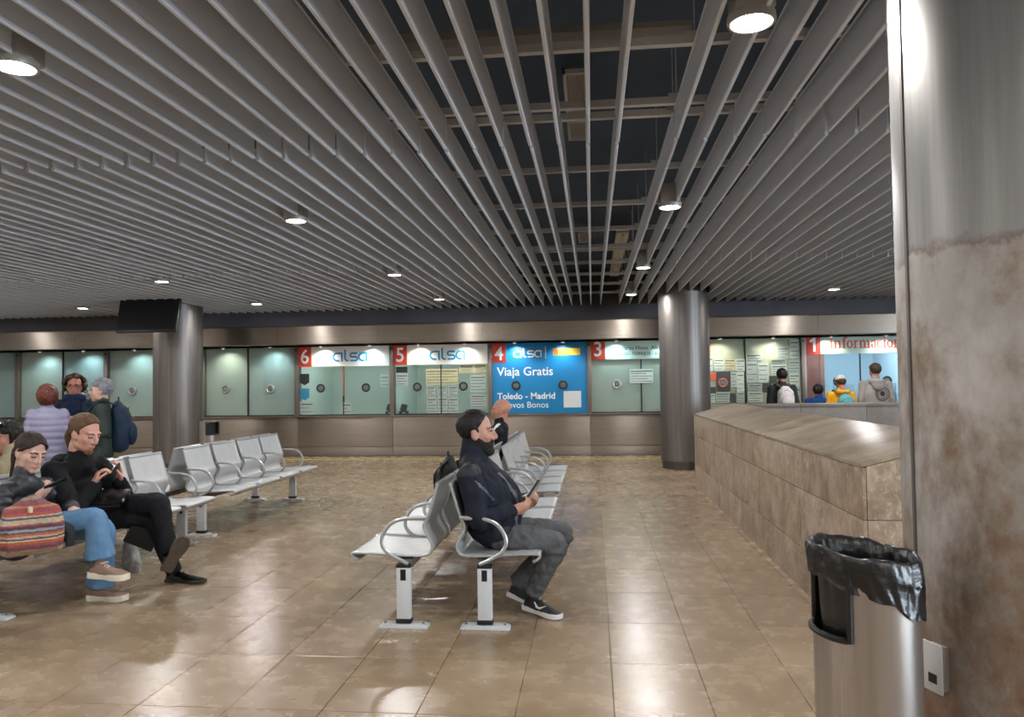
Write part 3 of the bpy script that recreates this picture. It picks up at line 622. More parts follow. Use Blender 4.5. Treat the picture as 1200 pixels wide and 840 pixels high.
# office ceiling lights (real panels in the offices)
def office_light(x, w, col, lab):
    t = thing('office_light', (x, 16.85, 2.66), lab, 'ceiling light'); MB().box(x-.6, x+.6, 16.65, 17.05, 2.68, 2.7).build('frame', M_SWHITE, t, 0); MB().box(x-.56, x+.56, 16.68, 17.02, 2.672, 2.68).build('diffuser', emit('office_diffuser', 'F2FBFF', 3.), t, 0)
    l = bpy.data.lights.new('office_lamp', 'AREA'); l.shape = 'RECTANGLE'; l.size = 1.1; l.size_y = .34; l.energy = w; l.color = lin(col); o = bpy.data.objects.new('office_lamp', l); COL.objects.link(o); o.location = (x, 16.85, 2.665); o.parent = None
office_light(-5.33, 16, 'E6FFF6', 'white ceiling light panel in the office of window 6'); office_light(-3.2, 14, 'E6FFF6', 'white ceiling light panel in the office behind the timetables of window 5'); office_light(5.4, 42, 'D6F0FF', 'white ceiling light panel in the information office')

# small spots under the canopy
SPX = [-12.2, -11.17, -9.98, -8.95, -7.94, -6.89, -5.76, -4.69, -3.64, -2.65, -1.6, -.59, .5, 1.55, 2.585, 3.63, 4.75, 5.8]
SPL = ['tiny canopy spotlight above the %s half of %s' % (h, w) for w in ('the leftmost window', 'the window behind the standing women', 'the plain window by the small bin', 'the window with the orange rod', 'the timetable window', 'the blue poster', 'the window left of the middle pillar', 'the window crowded with notices', 'the information window') for h in ('left', 'right')]
for k, x in enumerate(SPX):
    t = thing('canopy_spot', (x, 15.88, 2.35), SPL[k], 'spotlight', 'spots under the canopy')
    MB().lathe([(.028, 0), (.045, .0), (.048, .01), (.048, .024), (.028, .024)], (x, 15.88, 2.35), 20, cap=False).build('trim_ring', M_RING, t); MB().lathe([(.0, 0), (.03, 0), (.03, .006), (.0, .006)], (x, 15.88, 2.356), 16, cap=False).build('bulb', emit('spot_bulb', 'F4FFFF', 25.), t)
    warm = k in (4, 6, 8, 9, 14, 15, 16, 17)
    l = bpy.data.lights.new('spot_light', 'SPOT'); l.energy = SPOT_W; l.spot_size = math.radians(125); l.spot_blend = .8; l.shadow_soft_size = .03; l.color = (1., .96, .84) if warm else (.72, .93, 1.)
    o = bpy.data.objects.new('spot_light', l); COL.objects.link(o); o.location = (x, 15.88, 2.34); o.rotation_euler = (math.radians(22), 0, 0)

# ================================================================ FITTINGS AND FURNITURE
# ---- ceiling downlights
M_LHOUS = mat('lamp_housing', 'A5A29D', .4, .3); M_LENS = emit('lamp_lens', 'FFFAF2', 30.)
LX = [-12.82, -9.44, -6.06, -2.68, .70, 4.08, 7.46]; LY = [-3.6, -.15, 3.31, 6.76, 10.3, 13.4]
LAB = {(.70, 3.31): 'big glowing round downlight at the top beside the close pillar', (.70, 6.76): 'second glowing downlight of the row leading to the middle pillar', (.70, 10.3): 'third glowing downlight of the row leading to the middle pillar', (.70, 13.4): 'farthest small downlight just left of the middle pillar',
 (-2.68, 3.31): 'glowing downlight cut by the left edge of the picture', (-2.68, 6.76): 'glowing downlight above the standing women at middle left', (-2.68, 10.3): 'glowing downlight above the window 5 sign', (-2.68, 13.4): 'small far downlight above the blue poster',
 (-6.06, 10.3): 'glowing downlight just above the hanging screen', (-6.06, 13.4): 'small downlight between the left pillar and window 6', (-9.44, 13.4): 'small downlight left of the hanging screen', (4.08, 13.4): 'lone downlight above the information sign'}
for x in LX:
    for y in LY:
        lab = LAB.get((x, y)); vis = lab is not None
        t = thing('downlight', (x, y, 3.02), lab or 'round downlight among the ceiling slats outside the picture', 'ceiling light', 'ceiling downlights')
        if True:
            MB().box(x-.082, x+.082, y-.095, y+.095, 3.05, 3.22).build('housing', M_LHOUS, t, 0, .006)
            MB().lathe([(.088, 0), (.10, .0), (.103, .012), (.10, .035), (.085, .035)], (x, y, 3.02), 32, cap=False).build('trim_ring', M_LHOUS, t)
            MB().lathe([(.0, .006), (.06, .003), (.089, .008), (.089, .02), (0, .02)], (x, y, 3.02), 32, cap=False).build('lens', M_LENS, t)
        l = bpy.data.lights.new('downlight_lamp', 'AREA'); l.shape = 'DISK'; l.size = .17; l.energy = LAMP_W; l.color = (1, .975, .94); l.spread = PI
        o = bpy.data.objects.new('downlight_lamp', l); COL.objects.link(o); o.location = (x, y, 3.015)

# ---- things above the slats
def grille(x, y, sx, sy, z, lab):
    t = thing('air_vent', (x, y, z), lab, 'vent'); m = mat('vent_pale', 'D6D2CA', .5)
    for a, b, c, d in ((x-sx/2, x+sx/2, y-sy/2, y-sy/2+.03), (x-sx/2, x+sx/2, y+sy/2-.03, y+sy/2), (x-sx/2, x-sx/2+.02, y-sy/2, y+sy/2), (x+sx/2-.02, x+sx/2, y-sy/2, y+sy/2)): MB().box(a, b, c, d, z, z+.03).build('frame_bar', m, t, 0)
    MB().box(x-sx/2, x+sx/2, y-sy/2, y+sy/2, z+.03, z+.045).build('back_plate', mat('duct_dark', '6A6E74', .8), t, 0)
    for k in range(9): MB().cbox((x-sx/2+.02+(k+.5)*(sx-.04)/9, y, z+.015), (.003, sy-.05, .018), Matrix.Rotation(.5, 3, 'Y')).build('louvre', m, t, 0)
grille(-.08, 5.42, .165, .78, 3.55, 'pale louvred air vent above the slats near the top centre')
grille(-.08, 6.22, .165, .46, 3.55, 'shorter louvred air vent behind the one near the top centre')
grille(-.07, 10.6, .17, .7, 3.5, 'small dim air vent above the slats towards the ticket windows')
t = thing('light_tray', (.47, 12.3, 3.5), 'long pale fluorescent tray above the slats near the middle pillar', 'lamp'); m = mat('tray_cream', 'E6DEC9', .5)
MB().box(.36, .53, 10.4, 14.6, 3.52, 3.6).build('tray', m, t, 0, .005)
for y in (11.3, 12.5): MB().box(.35, .54, y, y+.08, 3.505, 3.52).build('strap', M_RAIL, t, 0)
MB().tube([(.445, 10.5, 3.51), (.445, 14.5, 3.51)], .014, 8).build('tube', M_SWHITE, t)

# ---- hanging screen
t = thing('hanging_screen', (-7.6, 12.6, 2.47), 'switched-off black flat screen hanging from the ceiling at left', 'screen')
Mt = Matrix.Rotation(math.radians(-14), 3, 'X') @ Matrix.Rotation(math.radians(0), 3, 'Z'); c = Vector((-7.62, 12.55, 2.77))
MB().cbox(c, (1.10, .07, .60), Mt, .012).build('case', mat('screen_case', '17181B', .45), t)
MB().cbox(c+Mt@Vector((0, -.037, .01)), (1.05, .004, .54), Mt).build('display', mat('screen_glass', '15181C', .3, coat=.0), t)
MB().cbox(c+Mt@Vector((0, .06, 0)), (.3, .06, .25), Mt, .01).build('bracket', M_BLACK, t); MB().box(-7.65, -7.59, 12.6, 12.66, 2.85, 3.78).build('drop_pole', M_BLACK, t, 0)

# ---- beam seating
M_SHELL = mat('seat_silver', 'C6C8CA', .4, .35, col2='BDBFC1', scale=8)
M_TUBE = mat('tube_silver', 'B4B7BA', .34, .65); M_POST = mat('post_silver', 'CDD2D7', .4, .2); M_BEAM = mat('beam_grey', '6E6C69', .45, .5)
PROF = catmull([(-.212, .875), (-.185, .78), (-.150, .672), (-.126, .618), (-.150, .556), (-.176, .505), (-.168, .462), (-.130, .438), (.01, .436), (.20, .447), (.315, .45), (.34, .442), (.335, .425), (.31, .408)], 5)
SW = .262; PIT = .6125
def shell():
    n = len(PROF); th = .006; mb = MB()
    nr = []
    for i in range(n):
        a, b = PROF[max(i-1, 0)], PROF[min(i+1, n-1)]; tx, tz = b[0]-a[0], b[1]-a[1]; l = math.hypot(tx, tz); nr.append((tz/l, -tx/l))
    T = [(p[0]-q[0]*th/2, p[1]-q[1]*th/2) for p, q in zip(PROF, nr)]; Bt = [(p[0]+q[0]*th/2, p[1]+q[1]*th/2) for p, q in zip(PROF, nr)]
    vs = []; 
    for y in (-SW, SW): vs += [(p[0], y, p[1]) for p in T]+[(p[0], y, p[1]) for p in Bt]
    fs = []
    for i in range(n-1):
        fs += [(i, i+1, 2*n+i+1, 2*n+i), (n+i, 3*n+i, 3*n+i+1, n+i+1), (i, n+i, n+i+1, i+1), (2*n+i, 2*n+i+1, 3*n+i+1, 3*n+i)]
    fs += [(0, 2*n, 3*n, n), (n-1, 2*n-1, 4*n-1, 3*n-1)]
    return mb.add(vs, fs).mesh('seat_shell', smooth=50)
me_shell = shell(); me_shell.materials.append(M_SHELL)
me_rim = MB().tube([(p[0], 0, p[1]) for p in PROF], .0095, 8).mesh('edge_rim'); me_rim.materials.append(M_TUBE)
mb = MB(); mb.tube([(-.212, -SW, .88), (-.212, SW, .88)], .013, 8); me_top = mb.mesh('top_rail'); me_top.materials.append(M_TUBE)
mb = MB(); mb.tube([(.305, -SW, .407), (.305, SW, .407)], .011, 8); me_lip = mb.mesh('front_roll'); me_lip.materials.append(M_TUBE)
ARM = catmull([(-.152, .680), (-.09, .676), (0, .670), (.078, .640), (.126, .575), (.135, .515), (.10, .462), (.037, .425), (-.03, .392)], 5)
me_arm = MB().tube([(p[0], 0, p[1]) for p in ARM], [(.0105, .0125)]*len(ARM), 10, side=(0, 1, 0)).mesh('armrest'); me_arm.materials.append(M_TUBE)
def part(name, me, parent, y=0.):
    o = bpy.data.objects.new(name, me); COL.objects.link(o); o.parent = parent; o.location = (0, y, 0); ORG[o.name] = Vector(); return o
def bench():
    t = thing('beam_bench', (0, 0, 0)); ORG[t.name] = Vector()
    for k in range(4):
        y = (k-1.5)*PIT; s = part('seat_shell', me_shell, t, y)
        for d in (-SW, SW): part('edge_rim', me_rim, s, d)
        part('top_rail', me_top, s); part('front_roll', me_lip, s)
    for k in range(5): part('armrest', me_arm, t, (k-2)*PIT*.995)
    MB().box(-.05, .03, -1.2, 1.2, .365, .415).build('beam', M_BEAM, t, 0, .004)
    for k in range(4):
        y = (k-1.5)*PIT; MB().box(-.13, .27, y-.02, y+.02, .412, .432).build('seat_bracket', M_BEAM, t, 0)
    for y in (-1.2, 1.2):
        mb = MB(); p = mb.cbox((0, y, .2), (.088, .05, .34), None, .006).build('leg', M_POST, t)
        MB().cbox((0, y, .378), (.092, .054, .022), None, .006).build('collar', M_BLACK, p); MB().cbox((0, y, .041), (.098, .06, .03), None, .008).build('collar', M_BLACK, p)
        for d in (-1, 1): MB().cbox((0, y+d*.0255, .325), (.034, .002, .068), None).build('slot', M_BLACK, p)
        fp = MB().prism([(-.155, 0), (.155, 0), (.15, .012), (.115, .024), (-.115, .024), (-.15, .012)], 'y', y-.045, y+.045).build('foot_plate', M_POST, p, 0, .003)
        for d in (-.12, .12): MB().lathe([(.009, 0), (.009, .006), (.004, .008)], (d, y, .022), 10).build('bolt', M_BEAM, fp)
    return t
proto = bench()
BN = [(-.68, 5.945, 0, 'perforated silver bench the bearded man sits on, facing the stone parapet'), (-.68, 8.72, 0, 'silver bench of four empty seats beyond the bearded man, facing the parapet'),
      (-1.19, 5.945, PI, 'near silver bench with empty seats, back to back with the bearded man'), (-1.19, 8.72, PI, 'far silver bench the bald man sits on, facing left'),
      (-3.99, 5.945, 0, 'silver bench at left under the woman in jeans and the man in black'), (-3.99, 8.72, 0, 'empty silver four-seat bench at middle left facing the aisle'),
      (-4.51, 5.945, PI, 'silver bench at far left turned away behind the seated couple'), (-4.51, 8.72, PI, 'empty silver bench turned away behind the four-seat bench at middle left'),
      (-3.99, 3.17, 0, 'silver bench cut off by the left edge, nearest of its row')]
kids = {}
for c in bpy.data.objects:
    if c.parent: kids.setdefault(c.parent.name, []).append(c)
for k, (x, y, rz, lab) in enumerate(BN):
    b = proto if k == 0 else copy_tree(proto, None, kids)
    b.location = (x, y, 0); b.rotation_euler = (0, 0, rz); tag(b, lab, 'bench', 'silver waiting benches')

# ---- litter bins
M_BINS = mat('bin_steel', 'B5AFA9', .3, .85, col2='A29C97', scale=2.5, stretch=(8, 8, .2), rr=.05)
def bin_(loc, rz, lab, bag, fine=True):
    t = thing('litter_bin', loc, lab, 'bin', 'steel litter bins'); ORG[t.name] = Vector()   # local coordinates, opening towards +x
    R = .156; H = .93; N = 72; A = math.radians(46); zo = .715; mb = MB()
    def keep(a): return abs((a+PI) % (2*PI)-PI) >= A
    for z0, z1, full in ((.03, zo, True), (zo, H, False)):
        for k in range(N):
            a0, a1 = 2*PI*k/N, 2*PI*(k+1)/N
            if not full and not keep((a0+a1)/2): continue
            q = [(r*math.cos(a), r*math.sin(a), z) for r in (R, R-.004) for a, z in ((a0, z0), (a1, z0), (a1, z1), (a0, z1))]
            mb.add(q, [(0, 1, 2, 3), (7, 6, 5, 4), (3, 2, 6, 7), (0, 4, 5, 1)])
    b = mb.mesh('body'); bm = bmesh.new(); bm.from_mesh(b); bmesh.ops.remove_doubles(bm, verts=bm.verts[:], dist=1e-4); bm.to_mesh(b); bm.free(); b.shade_smooth(); b.set_sharp_from_angle(angle=math.radians(40)); b.materials.append(M_BINS); link('body', b, None, t)
    MB().lathe([(R-.01, 0), (R-.01, .03), (R-.03, .032)], (0, 0, 0), 48).build('base', M_BLACK, t, local=True)
    # black plastic mouth: a tray lip round the cut-out and side cheeks
    mb = MB(); pts = [(R+.008)*1.0]
    rim = [((R+.004)*math.cos(a), (R+.004)*math.sin(a), zo) for a in [(-A+2*A*i/20) for i in range(21)]]
    mb.tube([(rim[0][0], rim[0][1], H)]+[(rim[0][0], rim[0][1], zo+.03)]+rim+[(rim[-1][0], rim[-1][1], zo+.03), (rim[-1][0], rim[-1][1], H)], .010, 8)
    mb.build('mouth_trim', M_BLACK, t, local=True)
    mb = MB(); n = 20
    for i in range(n):
        a0, a1 = -A+2*A*i/n, -A+2*A*(i+1)/n; q = [(r*math.cos(a), r*math.sin(a), z) for r, z in ((R-.006, zo-.0), (R-.04, zo-.08), (R-.075, zo-.09)) for a in (a0, a1)]
        mb.add(q, [(0, 1, 3, 2), (2, 3, 5, 4)])
    mb.box(.02, .03, -R*.82, R*.82, zo-.1, H-.02); mb.build('inner_scoop', M_BLACK, t, local=True)
    if not bag:
        MB().lathe([(R, H), (R+.002, H+.006), (R-.01, H+.014), (0.001, H+.016)], (0, 0, 0), 48).build('lid', M_BINS, t, local=True)
    t.rotation_euler = (0, 0, rz); return t
bin_((.845, 2.55, 0), math.radians(190), 'tall round stainless steel bin with a black bag, beside the close pillar', True)
bin_((-6.55, 12.6, 0), math.radians(-35), 'small distant steel bin standing by the left pillar', False)
# crumpled bag: lathe with folds, hung over the rim inside and out
def bag():
    N = 140; prof = [(.128, .70), (.134, .80), (.138, .90), (.142, .94), (.149, .965), (.158, .975), (.167, .968), (.171, .945), (.170, .90), (.168, .87), (.167, .845), (.168, .825)]
    prof = catmull(prof, 3); vs = []; fs = []; m = len(prof)
    for i, (r, z) in enumerate(prof):
        u = i/(m-1)
        for k in range(N):
            a = 2*PI*k/N; ca, sa = math.cos(a), math.sin(a)
            w = noise.noise(Vector((ca*2.5, sa*2.5, z*6)))*.008+abs(noise.noise(Vector((ca*4+z*9, sa*4-z*7, 3.1))))*-.010+abs(noise.noise(Vector((ca*11+z*14, sa*11, z*9))))*-.005
            f = max(0, u-.5)*2; dz = (noise.noise(Vector((ca*2.2, sa*2.2, 7)))*.015+.068*math.cos(a-math.radians(190)))*f if u > .45 else 0
            top = .010*noise.noise(Vector((ca*3, sa*3, 1.7)))
            tilt = .022*math.cos(a-math.radians(155))
            rr = r+w*(.5+.8*min(1, u*2)); vs.append((rr*ca, rr*sa, z+dz+top+tilt*(1 if z > .9 else .2)))
    for i in range(m-1):
        for k in range(N): fs.append((i*N+k, i*N+(k+1) % N, (i+1)*N+(k+1) % N, (i+1)*N+k))
    me = bpy.data.meshes.new('bin_bag'); me.from_pydata(vs, [], fs); me.shade_smooth()
    o = link('bin_bag', me, mat('bag_black', '101012', .3, bump=.22, scale=14, bscale=24, stretch=(1, 1, 1.8), spec=.6)); o.location = (.845, 2.55, -.005)
    tag(o, 'crumpled shiny black bin bag folded over the rim of the near steel bin', 'bin bag')
bag()

# ================================================================ PEOPLE
def remesh(name, mb, voxel, off, it=3, folds=0., fsc=7., seed=0., fdir=(1, 1, 1)):
    me = bpy.data.meshes.new('tmp'); off = Vector(off); me.from_pydata([tuple(Vector(v)-off) for v in mb.v], [], mb.f)
    bm = bmesh.new(); bm.from_mesh(me); bmesh.ops.recalc_face_normals(bm, faces=bm.faces[:]); bm.to_mesh(me); bm.free()
    o = bpy.data.objects.new('tmp', me); COL.objects.link(o)
    r = o.modifiers.new('r', 'REMESH'); r.mode = 'VOXEL'; r.voxel_size = voxel; r.use_smooth_shade = True
    s = o.modifiers.new('s', 'SMOOTH'); s.factor = .5; s.iterations = it
    out = bpy.data.meshes.new_from_object(o.evaluated_get(bpy.context.evaluated_depsgraph_get()))
    bpy.data.objects.remove(o); bpy.data.meshes.remove(me); out.name = name
    if folds:
        N = [v.normal.copy() for v in out.vertices]
        for v, n in zip(out.vertices, N):
            q = Vector((v.co.x*fdir[0], v.co.y*fdir[1], v.co.z*fdir[2]))*fsc+Vector((seed, seed*1.7, 0))
            w = noise.noise(q)+.5*noise.noise(q*2.3)
            v.co += n*(folds*(abs(w)*-1.2+.35))
    out.shade_smooth(); out.materials.clear(); return out
def limb(mb, pts, rad, n=14, step=5, side=None, quilt=0., qa=.012):
    # smooth limb through pts; rad: radius or (a,b) per point
    P = [(*p, *((r, r) if isinstance(r, (int, float)) else r)) for p, r in zip(pts, rad)]
    if quilt:
        L = sum((Vector(pts[i+1])-Vector(pts[i])).length for i in range(len(pts)-1)); step = max(step, int(L/(len(pts)-1)/.008))
    Q = catmull(P, step); s = 0.; R = []; last = None
    for q in Q:
        v = Vector(q[:3]); s += (v-last).length if last is not None else 0; last = v
        e = (abs(math.sin(PI*s/quilt))**.6-.6)*qa if quilt else 0
        R.append((max(.004, q[3]+e), max(.004, q[4]+e)))
    mb.tube([q[:3] for q in Q], R, n, side=side, rnd=True)
def frame(fwd, up=(0, 0, 1)):
    f = Vector(fwd).normalized(); u = Vector(up); u = (u-f*u.dot(f)).normalized(); r = f.cross(u)
    return Matrix((r, f, u)).transposed()     # columns: right, forward, up
def hand(mb, wr, fdir, palm, s=1., curl=(.5, .6, .4), spread=.0, thumb=.6, left=False, cv=(0, 0, 0, 0)):
    # fdir: towards the fingertips; palm: direction the palm faces
    f = Vector(fdir).normalized(); p = Vector(palm); p = (p-f*p.dot(f)).normalized(); r = f.cross(p)*(1 if left else -1)   # r: towards the thumb
    wr = Vector(wr); c = wr+f*.05*s
    M = Matrix((r, f, p)).transposed(); mb.ell(c, (.041*s, .056*s, .018*s), M, 14, 10)
    limb(mb, [wr-f*.02*s, wr+f*.03*s], [.026*s, .027*s], 10, 3)
    for k in range(4):
        b = wr+f*(.088-.006*abs(k-1.2))*s+r*((1.5-k)*.0195)*s; d = f+r*((1.5-k)*spread); d.normalize(); q = [b-d*.025*s, b]; rad = [.0095*s, .0098*s]; a = 0; pos = b
        for j, l in enumerate((.040, .026, .021)):
            a += curl[j]+cv[k]*(j == 0); dd = d*math.cos(a)+p*math.sin(a); pos = pos+dd*l*s*(1., 1.1, 1.03, .82)[k]; q.append(pos); rad.append((.0092, .0085, .0075)[j]*s)
        limb(mb, q, rad, 10, 3)
    b = wr+f*.025*s+r*.026*s; d = (f*.75+r*.65+p*.35*thumb).normalized(); e = (f*.9+r*.1+p*thumb).normalized()
    limb(mb, [b-d*.01*s, b+d*.035*s, b+d*.045*s+e*.028*s, b+d*.045*s+e*.052*s], [.016*s, .013*s, .0105*s, .008*s], 10, 3)
def headgeo(mb, c, F, s, male=True, closed=False):
    # F columns right/forward/up; skull, face, nose, ears, lips
    c = Vector(c); P = lambda x, y, z: c+F@Vector((x*s, y*s, z*s)); E = lambda p, r: mb.ell(P(*p), tuple(v*s for v in r), F, 22, 14)
    E((0, -.018, .035), (.076, .098, .088)); E((0, .018, -.025), (.066, .072, .085)); E((0, .03, -.075), (.052 if male else .046, .053, .042)); E((0, .068, -.1), (.024, .021, .02))
    for d in (-1, 1):
        E((d*.038, .054, -.022), (.026, .025, .026)); E((d*.034, .070, .027), (.024, .016, .010)); E((d*.047, .01, -.07), (.016, .035, .028))
        M2 = F @ Matrix.Rotation(d*.35, 3, 'Z'); mb.ell(P(d*.077, -.012, -.008), (.010*s, .021*s, .033*s), M2, 14, 10); mb.ell(P(d*.076, -.006, -.033), (.009*s, .012*s, .012*s), F, 10, 8)
        mb.ell(P(d*.0315, .073, .006), (.0165*s, .0125*s, .0125*s), F, 12, 8)
        mb.ell(P(d*.013, .092, -.036), (.009*s, .010*s, .008*s), F, 10, 8)
    limb(mb, [P(0, .080, .028), P(0, .094, .004), P(0, .108, -.028), P(0, .100, -.036)], [.0095*s, .0105*s, .0125*s, .010*s], 10, 4)
    limb(mb, [P(-.024, .078, -.064), P(0, .089, -.062), P(.024, .078, -.064)], [.006*s, .0085*s, .006*s], 8, 4)
    limb(mb, [P(-.02, .078, -.073), P(0, .087, -.074), P(.02, .078, -.073)], [.006*s, .009*s, .006*s], 8, 4)
def eyes(t, c, F, s, off, brow, lids=.0, lipcol='A8625A', browz=.026):
    c = Vector(c); P = lambda x, y, z: c+F@Vector((x*s, y*s, z*s))
    for d in (-1, 1):
        if lids < .9:
            e = MB().ell(P(d*.0315, .0795, .005-.002*lids), (.0115*s, .0085*s, .0075*s*(1-.5*lids)), F, 14, 10).build('eye', mat('eye_white', 'D8D2CC', .25), t); MB().ell(P(d*.0315, .0858, .004-.002*lids), (.0055*s, .003*s, .0055*s*(1-.4*lids)), F, 12, 8).build('iris', mat('eye_iris', '2A1C14', .2), e)
        mb = MB(); limb(mb, [P(d*.0175, .0815, .0125-.012*lids), P(d*.0315, .0895, .0135-.015*lids), P(d*.046, .079, .0095-.012*lids)], [.0016*s, .0022*s, .0014*s], 6, 3); mb.build('eyelash', mat('lash', '2A211D', .7), t)
        mb = MB(); limb(mb, [P(d*.014, .0865, browz), P(d*.033, .0865, browz+.006), P(d*.053, .072, browz)], [(.004*s, .003*s), (.0045*s, .0035*s), (.0025*s, .002*s)], 8, 4); mb.build('eyebrow', brow, t)
    mb = MB(); limb(mb, [P(-.021, .0815, -.068), P(0, .0945, -.0675), P(.021, .0815, -.068)], [(.004*s, .0065*s), (.0045*s, .0095*s), (.004*s, .0065*s)], 8, 4, side=F@Vector((0, 1, 0))); mb.build('lips', mat('lips_'+lipcol, lipcol, .45), t)
def haircap(c, F, s, r=(.086, .110, .099), ctr=(0, -.022, .042), keep=None, amp=.006, fs=15., stretch=(1, .25, .35), nu=80, nv=52, lump=0., lsc=9.):
    # shell round the skull; where keep(x,y,z) is negative the shell sinks under the skin
    c = Vector(c); vs = []; fs_ = []; mb = MB().ell((0, 0, 0), (1, 1, 1), None, nu, nv)
    for v in mb.v:
        d = Vector(v); q = Vector((ctr[0]+d.x*r[0], ctr[1]+d.y*r[1], ctr[2]+d.z*r[2])); k = keep(q.x, q.y, q.z) if keep else 1.
        w = noise.noise(Vector((q.x*stretch[0], q.y*stretch[1], q.z*stretch[2]))*fs*8)*amp+(noise.noise(q*lsc*6)*lump if lump else 0)
        g = max(0., min(1., .5+k/.012)); f = 1+w/.09; q2 = Vector((ctr[0]+d.x*r[0]*f, ctr[1]+d.y*r[1]*f, ctr[2]+d.z*r[2]*f)); inner = Vector((ctr[0]*.6+d.x*.058, ctr[1]*.6+d.y*.07, ctr[2]*.6+d.z*.068))
        vs.append(c+F@((inner+(q2-inner)*g)*s))
    out = MB(); out.add(vs, mb.f); return out
def shoe(t, heel, toe, up=(0, 0, 1), style='sneaker', w=.048, name='shoe', cols=None, L=None):
    # heel and toe are points on the underside
    heel = Vector(heel); toe = Vector(toe); f = (toe-heel); L = L or f.length; f.normalize(); u = Vector(up); u = (u-f*u.dot(f)).normalized(); r = f.cross(u); M = Matrix((r, f, u)).transposed(); P = lambda x, y, z: heel+M@Vector((x, y*L, z))
    off = ORG[t.name]; sole_h = {'sneaker': .030, 'chunky': .040, 'derby': .022}[style]
    out = [(.0, .02, .66), (.06, -.0, .8), (.2, .0, .80), (.42, .0, .72), (.62, .004, .95), (.78, .005, 1.), (.92, .006, .78), (.99, .008, .35)]
    C = catmull([(a, b, c) for a, b, c in out], 4); n = len(C)
    vs = []; fs = []
    ring = [P(-c*w, a, 0) for a, b, c in C]+[P(c*w, a, 0) for a, b, c in reversed(C)]
    m = len(ring); rise = lambda p: (.012 if style != 'chunky' else .006)*max(0, ((p-heel).dot(f)/L-.75)/.25)**2
    lo = [p+u*rise(p) for p in ring]; mid = [p+u*(sole_h*.5+rise(p))+(p-heel-f*(p-heel).dot(f))*.06 for p in ring]; hi = [p+u*(sole_h+rise(p)) for p in ring]
    sm = MB(); sm.add(lo+mid+hi, [tuple(range(m))[::-1], tuple(range(2*m, 3*m))]+[(i, (i+1) % m, m+(i+1) % m, m+i) for i in range(m)]+[(m+i, m+(i+1) % m, 2*m+(i+1) % m, 2*m+i) for i in range(m)])
    sh = thing('tmp', off); bpy.data.objects.remove(sh)
    mb = MB(); z = sole_h
    sec = [(.03, .030, .055), (.12, .036, .062), (.28, .038, .064), (.45, .040, .052), (.6, .044, .040), (.75, .046, .030), (.88, .040, .024), (.95, .026, .018)]
    for a, hw, hh in sec: pass
    Q = catmull([(0, a, z, hw*w/.048, hh) for a, hw, hh in sec], 4)
    vs = []; N = 14
    for (_, a, zz, hw, hh) in Q:
        for k in range(N+1):
            th = PI*k/N; vs.append(P(-hw*math.cos(th)*(1.05 if k in (0, N) else 1), a, zz-.006+hh*math.sin(th)**.8))
    K = len(Q); fs = [(i*(N+1)+k, i*(N+1)+k+1, (i+1)*(N+1)+k+1, (i+1)*(N+1)+k) for i in range(K-1) for k in range(N)]+[tuple(range(N+1)), tuple((K-1)*(N+1)+k for k in range(N+1))[::-1]]+[tuple(i*(N+1) for i in range(K))[::-1]+tuple(i*(N+1)+N for i in range(K))]
    mb.add(vs, fs); limb(mb, [P(0, .2, z+.03), P(0, .22, z+.085)], [.036, .036], 12, 3)
    up_o = link(name, remesh(name, mb, .006, off, 3), cols['upper'], t)
    sm.build('sole', cols['sole'], up_o, 40)
    lc = MB()
    for k in range(4):
        a = .40+k*.07; zz = z+.064-.012-k*.0105; lc.tube([P(-.022, a, zz-.006), P(0, a+.015, zz+.004), P(.022, a, zz-.006)], .003, 6)
    if style == 'chunky':
        lc.torus(P(-.016, .36, z+.066), .014, .003, M, 12, 6); lc.torus(P(.016, .36, z+.066), .014, .003, M, 12, 6)
    lc.build('laces', cols['lace'], up_o)
    return up_o, P
SKIN = mat('skin_fair', 'B88D79', .5, col2='A97C69', scale=14, bump=.05, bscale=90); SKIN2 = mat('skin_pale', 'CBA594', .5, col2='BE9686', scale=14); SKIN3 = mat('skin_ruddy', 'B5806E', .5, col2='A5705F', scale=14)
def cloth(name, c, c2=None, rough=.85, bump=.25, bs=120, scale=8, sheen=.0): return mat(name, c, rough, col2=c2, scale=scale, bump=bump, bscale=bs, spec=.25, sheen=sheen)
V = Vector
def side_of(J): return (V(J['shR'])-V(J['shL'])).normalized()
def body(t, J, F, skin, s=1., vox=.007, hs=1., hands=(), male=True, thin=.85, legs=True):
    mb = MB(); sd = side_of(J); headgeo(mb, J['head'], F, hs, male)
    hc = V(J['head']); limb(mb, [hc+F@V((0, -.03, -.05))*hs, hc+F@V((0, -.03, -.11))*hs, V(J['neck'])+V((0, 0, -.03))], [.052*hs, (.054 if male else .046)*hs, .062*s], 14, 4)
    limb(mb, [J['pelvis'], (V(J['pelvis'])+V(J['chest']))/2, J['chest'], V(J['neck'])-V((0, 0, .06))], [(.14*s*thin, .10*s*thin), (.13*s*thin, .095*s*thin), (.15*s*thin, .10*s*thin), (.10*s*thin, .07*s*thin)], 18, 5, side=sd)
    for a in 'LR':
        limb(mb, [J['sh'+a], (V(J['sh'+a])+V(J['el'+a]))/2, J['el'+a], (V(J['el'+a])*.6+V(J['wr'+a])*.4), J['wr'+a]], [.045*s, .042*s, .036*s, .036*s, .025*s], 12, 4)
        if legs: limb(mb, [J['hip'+a], (V(J['hip'+a])+V(J['kn'+a]))/2, J['kn'+a], V(J['kn'+a])*.65+V(J['an'+a])*.35, J['an'+a]], [.075*s*thin, .068*s*thin, .052*s*thin, .05*s*thin, .034*s], 14, 4)
    for h in hands: hand(mb, **h)
    return link('body', remesh('body', mb, vox, ORG[t.name], 3), skin, t)
